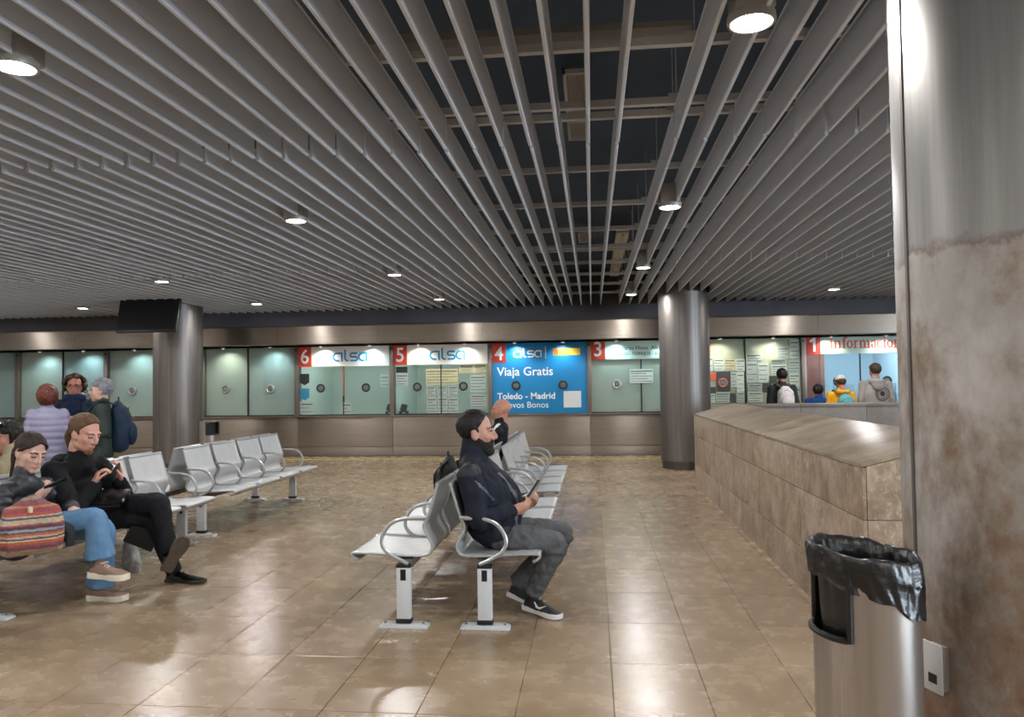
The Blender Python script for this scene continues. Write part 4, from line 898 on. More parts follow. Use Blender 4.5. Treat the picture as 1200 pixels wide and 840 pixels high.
def top(t, J, m, s=1., rad=None, arm=(.064, .056, .052, .048, .042), hem=.10, belly=0., quilt=0., vox=.009, folds=.006, fsc=8., name='jacket', collar=.065, ch=.05, seed=0., arms='LR', shw=.062, qa=.012, fwd=None, it=4, fdir=(1, 1, 1), skirt=None):
    mb = MB()
    if skirt: mb.ell(skirt[0], skirt[1], None, 22, 14)
    sd = side_of(J); pv, c, nk = V(J['pelvis']), V(J['chest']), V(J['neck']); ax = (c-pv).normalized(); fw = V(fwd) if fwd else ax.cross(sd)*-1
    if fw.dot(V(J.get('front', (1, 0, 0)))) < 0: fw = -fw
    rad = rad or [(.185, .135), (.185, .14), (.19, .135), (.195, .125), (.13, .09)]
    pts = [pv-ax*hem, pv+ax*.06+fw*belly*.6, pv*.5+c*.5+fw*belly, c+fw*belly*.3, nk-V((0, 0, .055))]
    limb(mb, pts, [(a*s, b*s) for a, b in rad], 22, 6, side=sd, quilt=quilt, qa=qa)
    for a in arms:
        S, E, Wr = V(J['sh'+a]), V(J['el'+a]), V(J['wr'+a]); d = (Wr-E).normalized()
        mb.ell(S, (shw*s*1.05,)*3, None, 16, 10)
        limb(mb, [S, S*.5+E*.5, E, E*.55+Wr*.45, Wr-d*.01], [r*s for r in arm], 14, 5, quilt=quilt, qa=qa)
        limb(mb, [nk-V((0, 0, .05))+ (S-nk)*.2, S], [.06*s, shw*s*.95], 12, 4)
    if collar: limb(mb, [nk-V((0, 0, .05)), nk+V((0, 0, ch*.4)), nk+(V(J['head'])-nk)*.15+V((0, 0, ch*.5))], [collar*1.25*s, collar*1.05*s, collar*s], 16, 4)
    return link(name, remesh(name, mb, vox, ORG[t.name], it, folds, fsc, seed, fdir), m, t)
def trousers(t, J, m, s=1., rad=(.098, .086, .070, .064, .056), seat=(.175, .13), vox=.009, folds=.006, fsc=9., name='trousers', flare=None, seed=3., legs='LR', extra=.0):
    mb = MB(); sd = side_of(J); pv = V(J['pelvis'])
    mb.ell(pv, (seat[0]*s, seat[1]*s, seat[1]*s), Matrix((sd, sd.cross(V((0, 0, 1)))*-1, V((0, 0, 1)))).transposed(), 20, 12)
    for a in legs:
        H, K, A = V(J['hip'+a]), V(J['kn'+a]), V(J['an'+a]); r = list(rad); d = (A-K).normalized()
        if flare: r[3], r[4] = flare
        mb.tube([q[:3] for q in catmull([(*H, r[0]*s), (*(H*.5+K*.5), r[1]*s), (*(H*.12+K*.88), r[2]*1.04*s), (*(K*.94+A*.06), r[2]*1.0*s), (*(K*.5+A*.5), r[3]*s), (*(A+d*extra), r[4]*s)], 5)], [q[3] for q in catmull([(*H, r[0]*s), (*(H*.5+K*.5), r[1]*s), (*(H*.12+K*.88), r[2]*1.04*s), (*(K*.94+A*.06), r[2]*1.0*s), (*(K*.5+A*.5), r[3]*s), (*(A+d*extra), r[4]*s)], 5)], 16)
        mb.ell(H, (r[0]*s,)*3, None, 14, 10)
    return link(name, remesh(name, mb, vox, ORG[t.name], 3, folds, fsc, seed), m, t)
def person(loc, label): return thing('person', loc, label, 'person')
def handset(name, c, f, u, label, size=(.074, .15, .009), scr='2B3138'):
    # slab with a lit face: f direction of the long edge, u direction the screen faces
    f = V(f).normalized(); u = V(u); u = (u-f*u.dot(f)).normalized(); M = Matrix((f.cross(u), f, u)).transposed(); t = thing(name, c, label, 'phone')
    MB().cbox(c, size, M, .0035).build('case', mat('phone_black', '101114', .3), t); MB().cbox(V(c)+u*(size[2]/2+.0004), (size[0]*.92, size[1]*.95, .0008), M).build('display', mat('phone_screen_'+scr, scr, .15), t); return t

# ---------------------------------------------------------------- the bearded man in the middle
t = person((-.66, 5.03, 0), 'bearded man in a dark navy jacket and grey jeans seated holding a phone')
J = dict(front=(1, 0, 0), pelvis=(-.66, 5.04, .565), chest=(-.745, 5.03, .86), neck=(-.785, 5.03, 1.03), head=(-.758, 5.03, 1.185),
         shR=(-.785, 4.825, .925), elR=(-.715, 4.775, .655), wrR=(-.515, 4.86, .705), shL=(-.765, 5.235, .925), elL=(-.665, 5.28, .66), wrL=(-.47, 5.15, .70),
         hipR=(-.62, 4.95, .53), knR=(-.245, 4.98, .468), anR=(-.405, 5.03, .145), hipL=(-.62, 5.13, .53), knL=(-.205, 5.19, .495), anL=(-.53, 5.22, .16))
F = frame((1, .05, .02))
hs = 1.12
body(t, J, F, SKIN, 1., .007, hs, [dict(wr=J['wrR'], fdir=(.95, .25, .25), palm=(-.1, .8, .5), s=1.05, curl=(.75, .75, .5), thumb=.9), dict(wr=J['wrL'], fdir=(.9, -.35, .25), palm=(.1, -.6, .6), s=1.05, curl=(.7, .8, .5), thumb=.8, left=True)])
M_NAVY = cloth('jacket_navy', '161A26', '1B202C', .8, .15)
jk = top(t, J, M_NAVY, 1.03, [(.195, .128), (.20, .165), (.198, .18), (.205, .15), (.13, .10)], (.076, .070, .064, .058, .046), .0, .05, collar=.079, ch=.12, folds=.013, fsc=10., seed=2., fdir=(1, 1, .7), skirt=((-.655, 5.04, .575), (.175, .215, .128)))
# dull shoulder yoke, chest pocket zip, side pocket and front zip lie on the jacket cloth
def patch(o, pred, lift, name, m, off):
    src = o.data; vs = {}; V_ = []; F_ = []
    for f in src.polygons:
        if not pred(f.center+off): continue
        ids = []
        for i in f.vertices:
            if i not in vs: vs[i] = len(V_); V_.append(tuple(src.vertices[i].co+src.vertices[i].normal*lift))
            ids.append(vs[i])
        F_.append(ids)
    me = bpy.data.meshes.new(name); me.from_pydata(V_, [], F_); me.shade_smooth(); return link(name, me, m, o)
o_ = ORG[t.name]; M_YOKE = cloth('yoke_grey', '25272E', '202229', .55, .1)
for sg in (-1, 1): patch(jk, lambda c: c.z > .93+.12*(c.x+.78) and (c.y-5.03)*sg > .085 and c.z < 1.03 and -.9 < c.x < -.70, .003, 'shoulder_yoke', M_YOKE, o_)
patch(jk, lambda c: -.64 < c.x < -.54 and .50 < c.z < .60 and c.y < 4.90, .003, 'side_pocket', M_YOKE, o_)
patch(jk, lambda c: c.y < 4.95 and abs((c.x+.685)*.78+(c.z-.84)*.62) < .006 and .77 < c.z < .90 and c.x > -.75, .003, 'pocket_zip', mat('zip_grey', '4A4D55', .5), o_)
patch(jk, lambda c: c.x > -.62 and 4.925 < c.y < 4.95 and c.z < .93, .004, 'front_zip', mat('zip_grey'), o_) if False else patch(jk, lambda c: c.x > -.62 and 4.925 < c.y < 4.948 and c.z < .93, .004, 'front_zip', MATS['zip_grey'], o_)
M_JEANG = cloth('jeans_grey', '5B5C5E', '4B4C4F', .85, .3, 160, 12)
trousers(t, J, M_JEANG, 1.02, (.086, .090, .078, .066, .056), (.13, .095), folds=.014, fsc=13., extra=.01)
cols = dict(upper=mat('sneaker_black', '17171B', .6, bump=.2, bscale=160, scale=20), sole=mat('sneaker_sole', 'D9D9DA', .5), lace=mat('sneaker_lace', '1F1F24', .7))
sR, P = shoe(t, (-.47, 5.085, .028), (-.265, 4.97, .0), (.1, .0, 1), 'sneaker', .05, cols=cols, L=.29)
mb = MB(); pts = catmull([(.04, .50, .045), (.05, .60, .034), (.051, .50, .038), (.044, .28, .075)], 5)
sw = [(1, .62, .060), (1, .50, .042), (1, .44, .046), (1, .30, .080)]
mb.tube([P(.0475-.004*abs(i-1), a, z) for i, (_, a, z) in enumerate(catmull(sw, 4)[:]) for _i in (0,)] if False else [P(.046, .34, .078), P(.0465, .42, .05), P(.0465, .50, .046), P(.0455, .66, .075)], [.003, .008, .007, .002], 8); mb.build('white_tick', cols['sole'], sR)
shoe(t, (-.60, 5.235, .075), (-.40, 5.20, .0), (.35, 0, 1), 'sneaker', .05, cols=cols, L=.28)
M_HAIRB = mat('hair_black', '120F0E', .55, bump=.5, scale=40, stretch=(1, .3, .3), bscale=60, spec=.35); M_BEARD = mat('beard_black', '1A1512', .8, bump=.8, scale=60, bscale=120)
def kp(x, y, z):
    return max(-.004+.62*z-y, min(.013-abs(y-.006), z+.03) if abs(x) > .05 else -1)
def kp_old(x, y, z):
    hl = .055 if y > 0 else .0           # hairline on the forehead, down to the ear and nape
    a = z-(.050+.32*max(0, y-.045)); b = -.008-y+.0*z
    return max(min(a, .072-y), min(-.012-y, z+.060-.1*abs(x)))
h = haircap(J['head'], F, hs, (.083, .106, .094), (0, -.022, .043), kp); h.build('hair', M_HAIRB, t, 60)
def kb(x, y, z):
    top_ = -.018-.8*max(0, y) if y < .058 else (-.064 if abs(x) > .034 else -.046)
    return min(top_-z, y+.012)
def kb_old(x, y, z):
    low = -.050-z+.2*max(0, .05-y); chk = min(y+.002, -.018-z+.55*(y-.03) if y < .05 else 1)
    must = min(.010-abs(z+.048), .035-abs(x), y-.05)
    sb = min(.016-abs(y-.008), -.0-z+.03)
    return max(min(low, y+.03), must, sb if abs(x) > .04 else -1)
hb = haircap(J['head'], F, hs, (.070, .084, .088), (0, .014, -.044), kb, .005, 40, (1, 1, .4)); hb.build('beard', M_BEARD, t, 60)
mb = MB(); C_ = V(J['head'])
mb.ell(C_+F@V((0, .060, -.108))*hs, (.040*hs, .038*hs, .034*hs), F, 20, 12); mb.ell(C_+F@V((0, .03, -.098))*hs, (.055*hs, .055*hs, .026*hs), F, 20, 12)
link('chin_beard', remesh('chin_beard', mb, .008, ORG[t.name], 2, .006, 60), M_BEARD, t)
eyes(t, J['head'], F, hs, 0, M_HAIRB, .15, 'A06A60')
handset('mobile_phone', (-.405, 4.955, .80), (.55, .05, .83), (-.83, .1, .55), 'dark slim phone held up by the bearded man', (.078, .20, .009), '3A4148')

# ---------------------------------------------------------------- woman in the quilted jacket
t = person((-3.98, 5.0, 0), 'young woman in a black quilted jacket and blue jeans looking down at her phone')
J = dict(front=(1, 0, 0), pelvis=(-4.0, 5.0, .52), chest=(-3.99, 4.98, .76), neck=(-3.945, 4.98, .895), head=(-3.885, 4.975, 1.072),
         shR=(-3.945, 4.775, .82), elR=(-3.87, 4.70, .565), wrR=(-3.765, 4.86, .775), shL=(-3.925, 5.19, .82), elL=(-3.80, 5.27, .62), wrL=(-3.66, 5.08, .68),
         hipR=(-3.93, 4.92, .53), knR=(-3.42, 5.0, .625), anR=(-3.40, 5.02, .345), hipL=(-3.93, 5.09, .52), knL=(-3.46, 5.16, .52), anL=(-3.54, 5.23, .105))
F = frame((.92, -.30, -.34), (.35, 0, 1)); hs = 1.06
body(t, J, F, SKIN2, .92, .007, hs, [dict(wr=J['wrR'], fdir=(.65, .45, .55), palm=(-.5, .35, .6), s=.98, curl=(.55, .8, .5), thumb=.8), dict(wr=J['wrL'], fdir=(.75, -.4, -.45), palm=(-.2, .1, -.9), s=.95, curl=(.45, .6, .4), left=True)], False)
top(t, J, mat('puffer_black', '31343B', .45, spec=.5, bump=.15, scale=20, bscale=60, col2='2A2D33'), .98, [(.175, .135), (.18, .145), (.185, .14), (.18, .125), (.115, .085)], (.07, .066, .062, .056, .046), .08, .02, quilt=.055, qa=.024, vox=.008, folds=.003, fsc=12, collar=.066, ch=.04, it=1, name='quilted_jacket')
mb = MB(); mb.ell(V(J['neck'])+V((.035, -.012, -.02)), (.035, .045, .05), None, 16, 10); mb.build('shirt', mat('shirt_cream', 'C9C4B2', .8), t)
M_JEANS = cloth('jeans_blue', '557A9E', '678CB0', .85, .3, 150, 7)
trousers(t, J, M_JEANS, .98, (.092, .086, .072, .088, .105), (.165, .125), folds=.009, fsc=9., flare=(.080, .100), name='jeans', extra=.0)
cols = dict(upper=mat('sneaker_taupe', '8C7263', .8, bump=.2, bscale=120, scale=20), sole=mat('sneaker_cream', 'E2DBCB', .55), lace=mat('lace_cream', 'DDD6C8', .7))
shoe(t, (-3.455, 5.0, .215), (-3.155, 4.965, .205), (0, 0, 1), 'chunky', .052, cols=cols)
shoe(t, (-3.61, 5.21, .0), (-3.31, 5.20, .0), (0, 0, 1), 'chunky', .052, cols=cols)
M_HBR = mat('hair_brown', '33241D', .5, col2='261A15', scale=18, stretch=(6, .6, .6), bump=.5, bscale=50, spec=.35)
def kw(x, y, z): return min(.004+.86*z-.25*max(0, .03-abs(x))-y, z+.10)
def kw_old(x, y, z):
    part_ = .062-.55*abs(abs(x)-.0)*.0
    a = z-(.062-.9*max(0, abs(x)-.018)+.35*max(0, y-.07)) if y > .015 else 1
    b = min(.018-y, z+.085)
    return max(min(a, .11-y), b)
h = haircap(J['head'], F, hs, (.083, .107, .094), (0, -.020, .040), kw, .005); h.build('hair', M_HBR, t, 60)
mb = MB(); C_ = V(J['head'])
limb(mb, [C_+F@V((0, -.10, .0))*hs, C_+F@V((-.01, -.125, -.05))*hs, C_+F@V((-.01, -.105, -.13))*hs, C_+F@V((0, -.10, -.2))*hs], [.04, .042, .034, .015], 12, 4)
for d in (-1, 1): limb(mb, [C_+F@V((d*.02, .07, .088))*hs, C_+F@V((d*.062, .046, .055))*hs, C_+F@V((d*.078, .004, .022))*hs, C_+F@V((d*.066, -.055, -.03))*hs], [.010, .013, .012, .016], 10, 4)
link('hair_tie', remesh('hair_tie', mb, .007, ORG[t.name], 2, .004, 50), M_HBR, t)
eyes(t, J['head'], F, hs, 0, M_HBR, .95, 'B5716A', .022)
handset('mobile_phone', (-3.665, 4.925, .865), (.5, .65, .35), (-.55, .05, .8), 'black phone in the hand of the woman with the quilted jacket')

# ---------------------------------------------------------------- man in black beside her
t = person((-3.98, 5.56, 0), 'fair long-haired man dressed in black sitting cross-legged and tapping a phone')
J = dict(front=(1, 0, 0), pelvis=(-3.98, 5.56, .535), chest=(-3.96, 5.52, .84), neck=(-3.91, 5.50, .985), head=(-3.838, 5.485, 1.168),
         shR=(-3.94, 5.27, .905), elR=(-3.73, 5.21, .63), wrR=(-3.69, 5.375, .79), shL=(-3.91, 5.74, .905), elL=(-3.72, 5.80, .64), wrL=(-3.66, 5.635, .79),
         hipR=(-3.90, 5.47, .54), knR=(-3.36, 5.60, .525), anR=(-3.27, 5.70, .13), hipL=(-3.90, 5.65, .545), knL=(-3.27, 5.52, .645), anL=(-3.14, 5.43, .335))
F = frame((.93, -.18, -.30), (.3, 0, 1)); hs = 1.12
body(t, J, F, mat('skin_pink', 'CE9E8C', .5, col2='C28C7A', scale=14), 1., .007, hs, [dict(wr=J['wrR'], fdir=(.15, .25, .95), palm=(.75, .6, -.1), s=1.08, curl=(.7, .9, .5), thumb=.8), dict(wr=J['wrL'], fdir=(.15, -.1, .95), palm=(-.6, -.75, .1), s=1.08, curl=(.35, .45, .3), thumb=.7, left=True, cv=(0, 0, .2, -.3))])
M_BLK = cloth('cloth_black', '101114', '15161A', .85, .15, 90)
top(t, J, M_BLK, 1.05, [(.185, .145), (.19, .15), (.20, .15), (.205, .135), (.13, .10)], (.078, .072, .066, .06, .05), .06, .02, collar=.072, ch=.01, folds=.012, fsc=8, seed=5)
mb = MB(); n_ = V(J['neck']); limb(mb, [n_+V((-.10, -.10, -.02)), n_+V((-.13, 0, .0)), n_+V((-.10, .10, -.02))], [(.03, .05), (.035, .055), (.03, .05)], 12, 4); link('hood', remesh('hood', mb, .01, ORG[t.name], 3), M_BLK, t)
trousers(t, J, cloth('trousers_black', '15161A', '1A1B20', .85, .2, 110), 1.02, (.10, .092, .078, .066, .060), (.17, .13), folds=.010, fsc=9, extra=.055)
cols = dict(upper=mat('leather_black', '0C0C0E', .22, spec=.6), sole=mat('sole_dark', '3A332D', .7), lace=mat('lace_black', '0A0A0B', .6))
shoe(t, (-3.33, 5.74, .0), (-2.99, 5.70, .0), (0, 0, 1), 'derby', .052, cols=cols)
cols2 = dict(upper=cols['upper'], sole=mat('sole_brown', '5B4F45', .75, col2='4F443B', scale=30, bump=.3, bscale=90), lace=mat('lace_white', 'B9B9B9', .6))
shoe(t, (-3.12, 5.36, .165), (-2.95, 5.33, .42), (-.55, .75, .25), 'derby', .056, cols=cols2)
M_HLB = mat('hair_light_brown', '6A5038', .5, col2='543D2B', scale=18, stretch=(6, .6, .6), bump=.5, bscale=50, spec=.35)
def km(x, y, z): return max(min(-.008+.74*z-y, z+.12), min(.012-abs(y-.008), z+.01) if abs(x) > .05 else -1)
def km_old(x, y, z):
    a = z-(.068+.25*max(0, y-.02)) if y > .0 else 1
    b = min(-.022-y, z+.10)
    return max(min(a, .062-y), b)
h = haircap(J['head'], F, hs, (.085, .110, .096), (0, -.022, .042), km); h.build('hair', M_HLB, t, 60)
mb = MB(); C_ = V(J['head']); limb(mb, [C_+F@V((0, -.095, .02))*hs, C_+F@V((0, -.11, -.05))*hs, C_+F@V((0, -.085, -.12))*hs], [(.055, .03), (.055, .035), (.03, .02)], 14, 4, side=F@V((1, 0, 0))); link('back_hair', remesh('back_hair', mb, .008, ORG[t.name], 2, .005, 50), M_HLB, t)
M_BDL = mat('beard_blond', '7A5238', .8, bump=.8, scale=60, bscale=120)
mb = MB(); mb.ell(C_+F@V((0, .066, -.104))*hs, (.030*hs, .028*hs, .026*hs), F, 18, 12); limb(mb, [C_+F@V((-.026, .074, -.058))*hs, C_+F@V((0, .093, -.053))*hs, C_+F@V((.026, .074, -.058))*hs], [.005, .006, .005], 8, 4); link('beard', remesh('beard', mb, .006, ORG[t.name], 2, .004, 70), M_BDL, t)
eyes(t, J['head'], F, hs, 0, mat('brow_brown', '5A4230', .8), .85, 'A8665A', .020)
handset('mobile_phone', (-3.635, 5.51, .88), (.35, .45, .55), (-.7, -.1, .6), 'dark phone between the hands of the man in black', (.076, .15, .009), 'A8ADB0')

# ---------------------------------------------------------------- three women standing behind the benches
def kn_full(x, y, z): return max(min(z-(.045+.4*max(0, y-.05)), .078-y) if y > .01 else -1, min(.012-y, z+.095))
def standing(x, y, h, yaw, label, skin, hs=1.05, male=False, s=1., shw=.19, lean=0.):
    # upright figure; yaw: direction faced (degrees, 0 = +x)
    a = math.radians(yaw); f = V((math.cos(a), math.sin(a), 0)); r = V((f.y, -f.x, 0)); b = V((x, y, 0)); t = person((x, y, 0), label); k = h/1.65; Z = lambda z: V((0, 0, z*k))
    J = dict(front=f, pelvis=b+Z(.92), chest=b+Z(1.20)+f*lean*.3, neck=b+Z(1.385)+f*(lean*.6-.01), head=b+Z(1.535)+f*(lean+.012),
             shR=b+Z(1.32)+r*shw, shL=b+Z(1.32)-r*shw, elR=b+Z(1.04)+r*(shw+.05)-f*.03, elL=b+Z(1.04)-r*(shw+.05)-f*.03, wrR=b+Z(.83)+r*(shw+.02)+f*.08, wrL=b+Z(.83)-r*(shw+.02)+f*.08,
             hipR=b+Z(.90)+r*.09, hipL=b+Z(.90)-r*.09, knR=b+Z(.48)+r*.095+f*.01, knL=b+Z(.48)-r*.095+f*.01, anR=b+Z(.09)+r*.10-f*.02, anL=b+Z(.09)-r*.10-f*.02)
    return t, J, f, r
def dress(t, J, f, r, skin, top_m, bot_m, hs, F, s=1., male=False, vox=.013, hand_d=None, quilt=0., topname='jacket', shoes='1D1D20', qa=.012, hands=True, rad=None):
    hd = [dict(wr=J['wr'+a], fdir=(hand_d or {}).get(a, (f*.35+V((0, 0, -1)))), palm=(hand_d or {}).get(a+'p', r*(-1 if a == 'R' else 1)), s=1., curl=(.35, .4, .3), left=a == 'L') for a in 'LR'] if hands else []
    body(t, J, F, skin, s*.92, vox, hs, hd, male)
    top(t, J, top_m, s, rad, vox=vox*.9, quilt=quilt, folds=.006 if not quilt else .002, name=topname, hem=.14, it=3 if not quilt else 1, qa=qa)
    trousers(t, J, bot_m, s*.95, vox=vox, folds=.006)
    c = dict(upper=mat('shoe_'+shoes, shoes, .6), sole=mat('sole_black', '121214', .6), lace=mat('lace_black', '0A0A0B', .6))
    for a in 'LR': A = V(J['an'+a]); A.z = 0; shoe(t, A-f*.06, A+f*.21, (0, 0, 1), 'sneaker', .046, cols=c)
M_TRD = cloth('trousers_dark', '22242B', '2A2C33')
t, J, f, r = standing(-6.2, 8.2, 1.545, 118, 'red-haired woman in a lilac quilted jacket standing with her back to the camera', SKIN2, shw=.155)
F = frame(f); dress(t, J, f, r, SKIN2, mat('puffer_lilac', '8F8CA6', .55, col2='83809B', scale=6, spec=.4), M_TRD, 1.05, F, .92, quilt=.075, topname='quilted_jacket', qa=.02, rad=[(.195, .15), (.19, .15), (.195, .15), (.205, .135), (.13, .10)])
h = haircap(J['head'], F, 1.05, (.106, .122, .125), (0, -.026, .012), lambda x, y, z: max(min(z-.04, .09-y) if y > .02 else -1, min(.03-y, z+.13)), .008, 22, (1, .4, .3)); h.build('hair', mat('hair_red', '6A2C1C', .5, col2='4F2015', scale=14, bump=.5, bscale=45), t, 60)
t, J, f, r = standing(-6.48, 9.05, 1.66, -62, 'curly-haired woman with glasses and a dark blue scarf facing the camera', SKIN3)
J['elR'] = J['shR']+V((0, 0, -.27))+r*.06; J['wrR'] = J['chest']+f*.25+V((0, 0, -.06))+r*.05; J['elL'] = J['shL']+V((0, 0, -.27))-r*.06; J['wrL'] = J['chest']+f*.24-r*.02+V((0, 0, -.10))
F = frame(f+V((0, 0, -.02))); hd = {'R': -r+f*.1, 'Rp': -f, 'L': r+f*.1, 'Lp': -f}
dress(t, J, f, r, SKIN3, cloth('coat_navy', '1E2A38', '253242'), M_TRD, 1.05, F, 1.02, hand_d=hd, topname='coat')
mb = MB(); C_ = V(J['head']); random.seed(5)
for k in range(170):
    th = random.uniform(0, 2*PI); ph = random.uniform(-.75, 1.5); d = V((math.cos(th)*math.cos(ph), math.sin(th)*math.cos(ph), math.sin(ph)))
    if d.y > .38 and d.z < .62: continue
    mb.ell(C_+F@(V((d.x*.116, d.y*.112-.025, d.z*.118+.022))*1.05), (random.uniform(.02, .032),)*3, None, 8, 6)
link('curly_hair', remesh('curly_hair', mb, .011, ORG[t.name], 1, .008, 40), mat('hair_dark_red', '2E1B16', .6, col2='43271D', scale=25, bump=.6, bscale=60), t)
eyes(t, J['head'], F, 1.05, 0, mat('brow_brown'  , '5A4230'), .2)
gl = MB(); Pg = lambda x, y, z: C_+F@V((x, y, z))*1.05
for d in (-1, 1): gl.torus(Pg(d*.033, .096, .004), .026, .003, F @ Matrix.Rotation(PI/2, 3, 'X'), 20, 6); gl.tube([Pg(d*.058, .092, .008), Pg(d*.078, .0, .01)], .0025, 6)
gl.tube([Pg(-.009, .098, .008), Pg(.009, .098, .008)], .003, 6); gl.build('glasses', mat('glasses_red', '3A1614', .4), t)
mb = MB(); mb.torus(V(J['neck'])+V((0, 0, .01))+f*.02, .085, .05, None, 24, 10); limb(mb, [V(J['neck'])+f*.10, V(J['neck'])+f*.16-V((0, 0, .14)), V(J['neck'])+f*.16-V((0, 0, .3))], [(.07, .04), (.08, .035), (.07, .03)], 12, 4, side=r); link('scarf', remesh('scarf', mb, .012, ORG[t.name], 2, .012, 14), cloth('scarf_blue', '16233F', '1C2C4A'), t)
t, J, f, r = standing(-5.76, 8.52, 1.60, 212, 'grey-haired woman in a dark green jacket with a navy backpack standing in profile', SKIN2)
J['wrL'] = J['elL']+f*.2+V((0, 0, .02)); J['wrR'] = J['elR']+f*.20+V((0, 0, .03))
F = frame(f+r*.12); dress(t, J, f, r, SKIN2, cloth('jacket_green', '3A4440', '333C39'), M_TRD, 1.08, F, 1.0, hand_d={'R': f, 'Rp': -r, 'L': f, 'Lp': r})
h = haircap(J['head'], F, 1.08, (.092, .112, .102), (0, -.022, .042), lambda x, y, z: max(min(z-.05, .085-y) if y > .01 else -1, min(.010-y, z+.06)), .010, 22, (1, .4, .3)); h.build('hair', mat('hair_grey', '8F8D96', .5, col2='6F6D77', scale=16, bump=.5, bscale=45), t, 60)
eyes(t, J['head'], F, 1.08, 0, mat('brow_grey', '8A8078', .8), .2)
def backpack(c, f, label, m, size=(.30, .20, .46), strap=True, mt=None, straps=None, details=True, name='backpack', boxy=False):
    # f: direction from the pack towards the wearer's back
    f = V(f).normalized(); u = V((0, 0, 1)); u = (u-f*u.dot(f)).normalized(); r = f.cross(u); M = Matrix((r, f, u)).transposed(); c = V(c); w, d, h = size; t = thing(name, c-V((0, 0, h/2)), label, 'backpack'); P = lambda x, y, z: c+M@V((x*w/2, y*d/2, z*h/2))
    mb = MB(); limb(mb, [P(0, .1, -.72), P(0, 0, -.4), P(0, 0, .1), P(0, .15, .55), P(0, .3, .80)], [(w*.44, d*.42), (w*.5, d*.5), (w*.5, d*.48), (w*.45, d*.40), (w*.28, d*.22)], 20, 5, side=r)
    if boxy:
        mb = MB(); mb.cbox(P(0, 0, -.28), (w, d*.95, h*.72), M, .05); mb.cbox(P(0, .02, .28), (w*.94, d*.85, h*.55), M, .07); limb(mb, [P(-.45, .1, .6), P(0, .1, .88), P(.45, .1, .6)], [(.05, .07)]*3, 12, 4, side=r)
    b = link('pack_body', remesh('pack_body', mb, .012, ORG[t.name], 3, .006 if not boxy else .012, 10), m, t)
    mb = MB(); mb.ell(P(0, -.85, -.32), (w*.38, d*.26, h*.24), M, 18, 12)
    if boxy: mb = MB().cbox(P(0, -1.0, -.35), (w*.8, d*.3, h*.46), M, .03)
    link('front_pocket', remesh('front_pocket', mb, .012, ORG[t.name], 2, .004, 12), m, b)
    mb = MB(); mb.tube([P(-.15, .2, .95), P(-.12, .2, 1.12), P(.12, .2, 1.12), P(.15, .2, .95)], .009, 8); mb.build('grab_handle', mt or m, t)
    mb = MB(); mb.tube([P(-.85, -.35, -.3), P(-.8, -.55, .35), P(0, -.62, .72), P(.8, -.55, .35), P(.85, -.35, -.3)], .005, 6); mb.build('zip', mt or mat('zip_dark', '15171B', .5), t)
    if details:
        for k in range(3): MB().cbox(P(.5-.1*k, -1.02+.15*k, .35-.3*k), (.025, .012, .02), M, .003).build('buckle', mat('buckle_pale', 'B5AFA0', .4), t)
    if straps:
        for q in straps:
            mb = MB(); limb(mb, [V(p) for p in q], [(.028, .008)]*len(q), 10, 4, side=r); mb.build('shoulder_strap', mt or m, t)
    return t
bk = V(J['chest'])-f*.205+V((0, 0, -.09)); S1, S2 = V(J['shR']), V(J['shL'])
def straps(J, f, r, d=.13): return [[V(J['chest'])-f*.14+r*k*.08+V((0, 0, .16)), V(J['chest'])+r*k*.12+V((0, 0, .205)), V(J['chest'])+f*.14+r*k*.12+V((0, 0, .08)), V(J['chest'])+f*.12+r*k*.15-V((0, 0, .10)), V(J['chest'])-f*.10+r*k*.17-V((0, 0, .22))] for k in (-1, 1)]
backpack(bk, f, 'dark navy backpack on the back of the grey-haired woman', cloth('pack_navy', '14263A', '1A2E44', .6, .2), (.34, .26, .60), mt=mat('strap_navy', '101C2B', .7), straps=straps(J, f, r))

# ---------------------------------------------------------------- people seated further off
def seated(x, y, yaw, label, skin, headx=0., top_z=1.30, legs=True):
    a = math.radians(yaw); f = V((math.cos(a), math.sin(a), 0)); r = V((f.y, -f.x, 0)); b = V((x, y, 0)); t = person((x, y, 0), label); dz = top_z-1.30; Z = lambda z: V((0, 0, z))
    J = dict(front=f, pelvis=b+Z(.54), chest=b+Z(.83+dz*.7)-f*.06+f*headx*.5, neck=b+Z(.99+dz)-f*.06+f*headx*.8, head=b+Z(1.14+dz)-f*.03+f*headx,
             shR=b+Z(.91+dz)+r*.2-f*.06+f*headx*.7, shL=b+Z(.91+dz)-r*.2-f*.06+f*headx*.7, elR=b+Z(.66+dz)+r*.24+f*.05, elL=b+Z(.66+dz)-r*.24+f*.05, wrR=b+Z(.64)+r*.10+f*.27, wrL=b+Z(.64)-r*.10+f*.27,
             hipR=b+Z(.53)+r*.09+f*.05, hipL=b+Z(.53)-r*.09+f*.05, knR=b+Z(.51)+r*.11+f*.46, knL=b+Z(.51)-r*.11+f*.46, anR=b+Z(.10)+r*.11+f*.44, anL=b+Z(.10)-r*.11+f*.44)
    return t, J, f, r
t, J, f, r = seated(-1.20, 8.35, 180, 'bald man in a dark jacket with white sleeve stripes seated facing left', SKIN3, -.17, 1.38)
F = frame(f+V((0, 0, .05))); dress(t, J, f, r, SKIN3, cloth('jacket_dark', '14161D', '191C24'), M_TRD, .98, F, 1.0, True, hand_d={'R': f-r*.3, 'Rp': V((0, 0, -1)), 'L': f+r*.3, 'Lp': V((0, 0, -1))})
eyes(t, J['head'], F, .98, 0, mat('brow_grey', '8A8078', .8), .2)
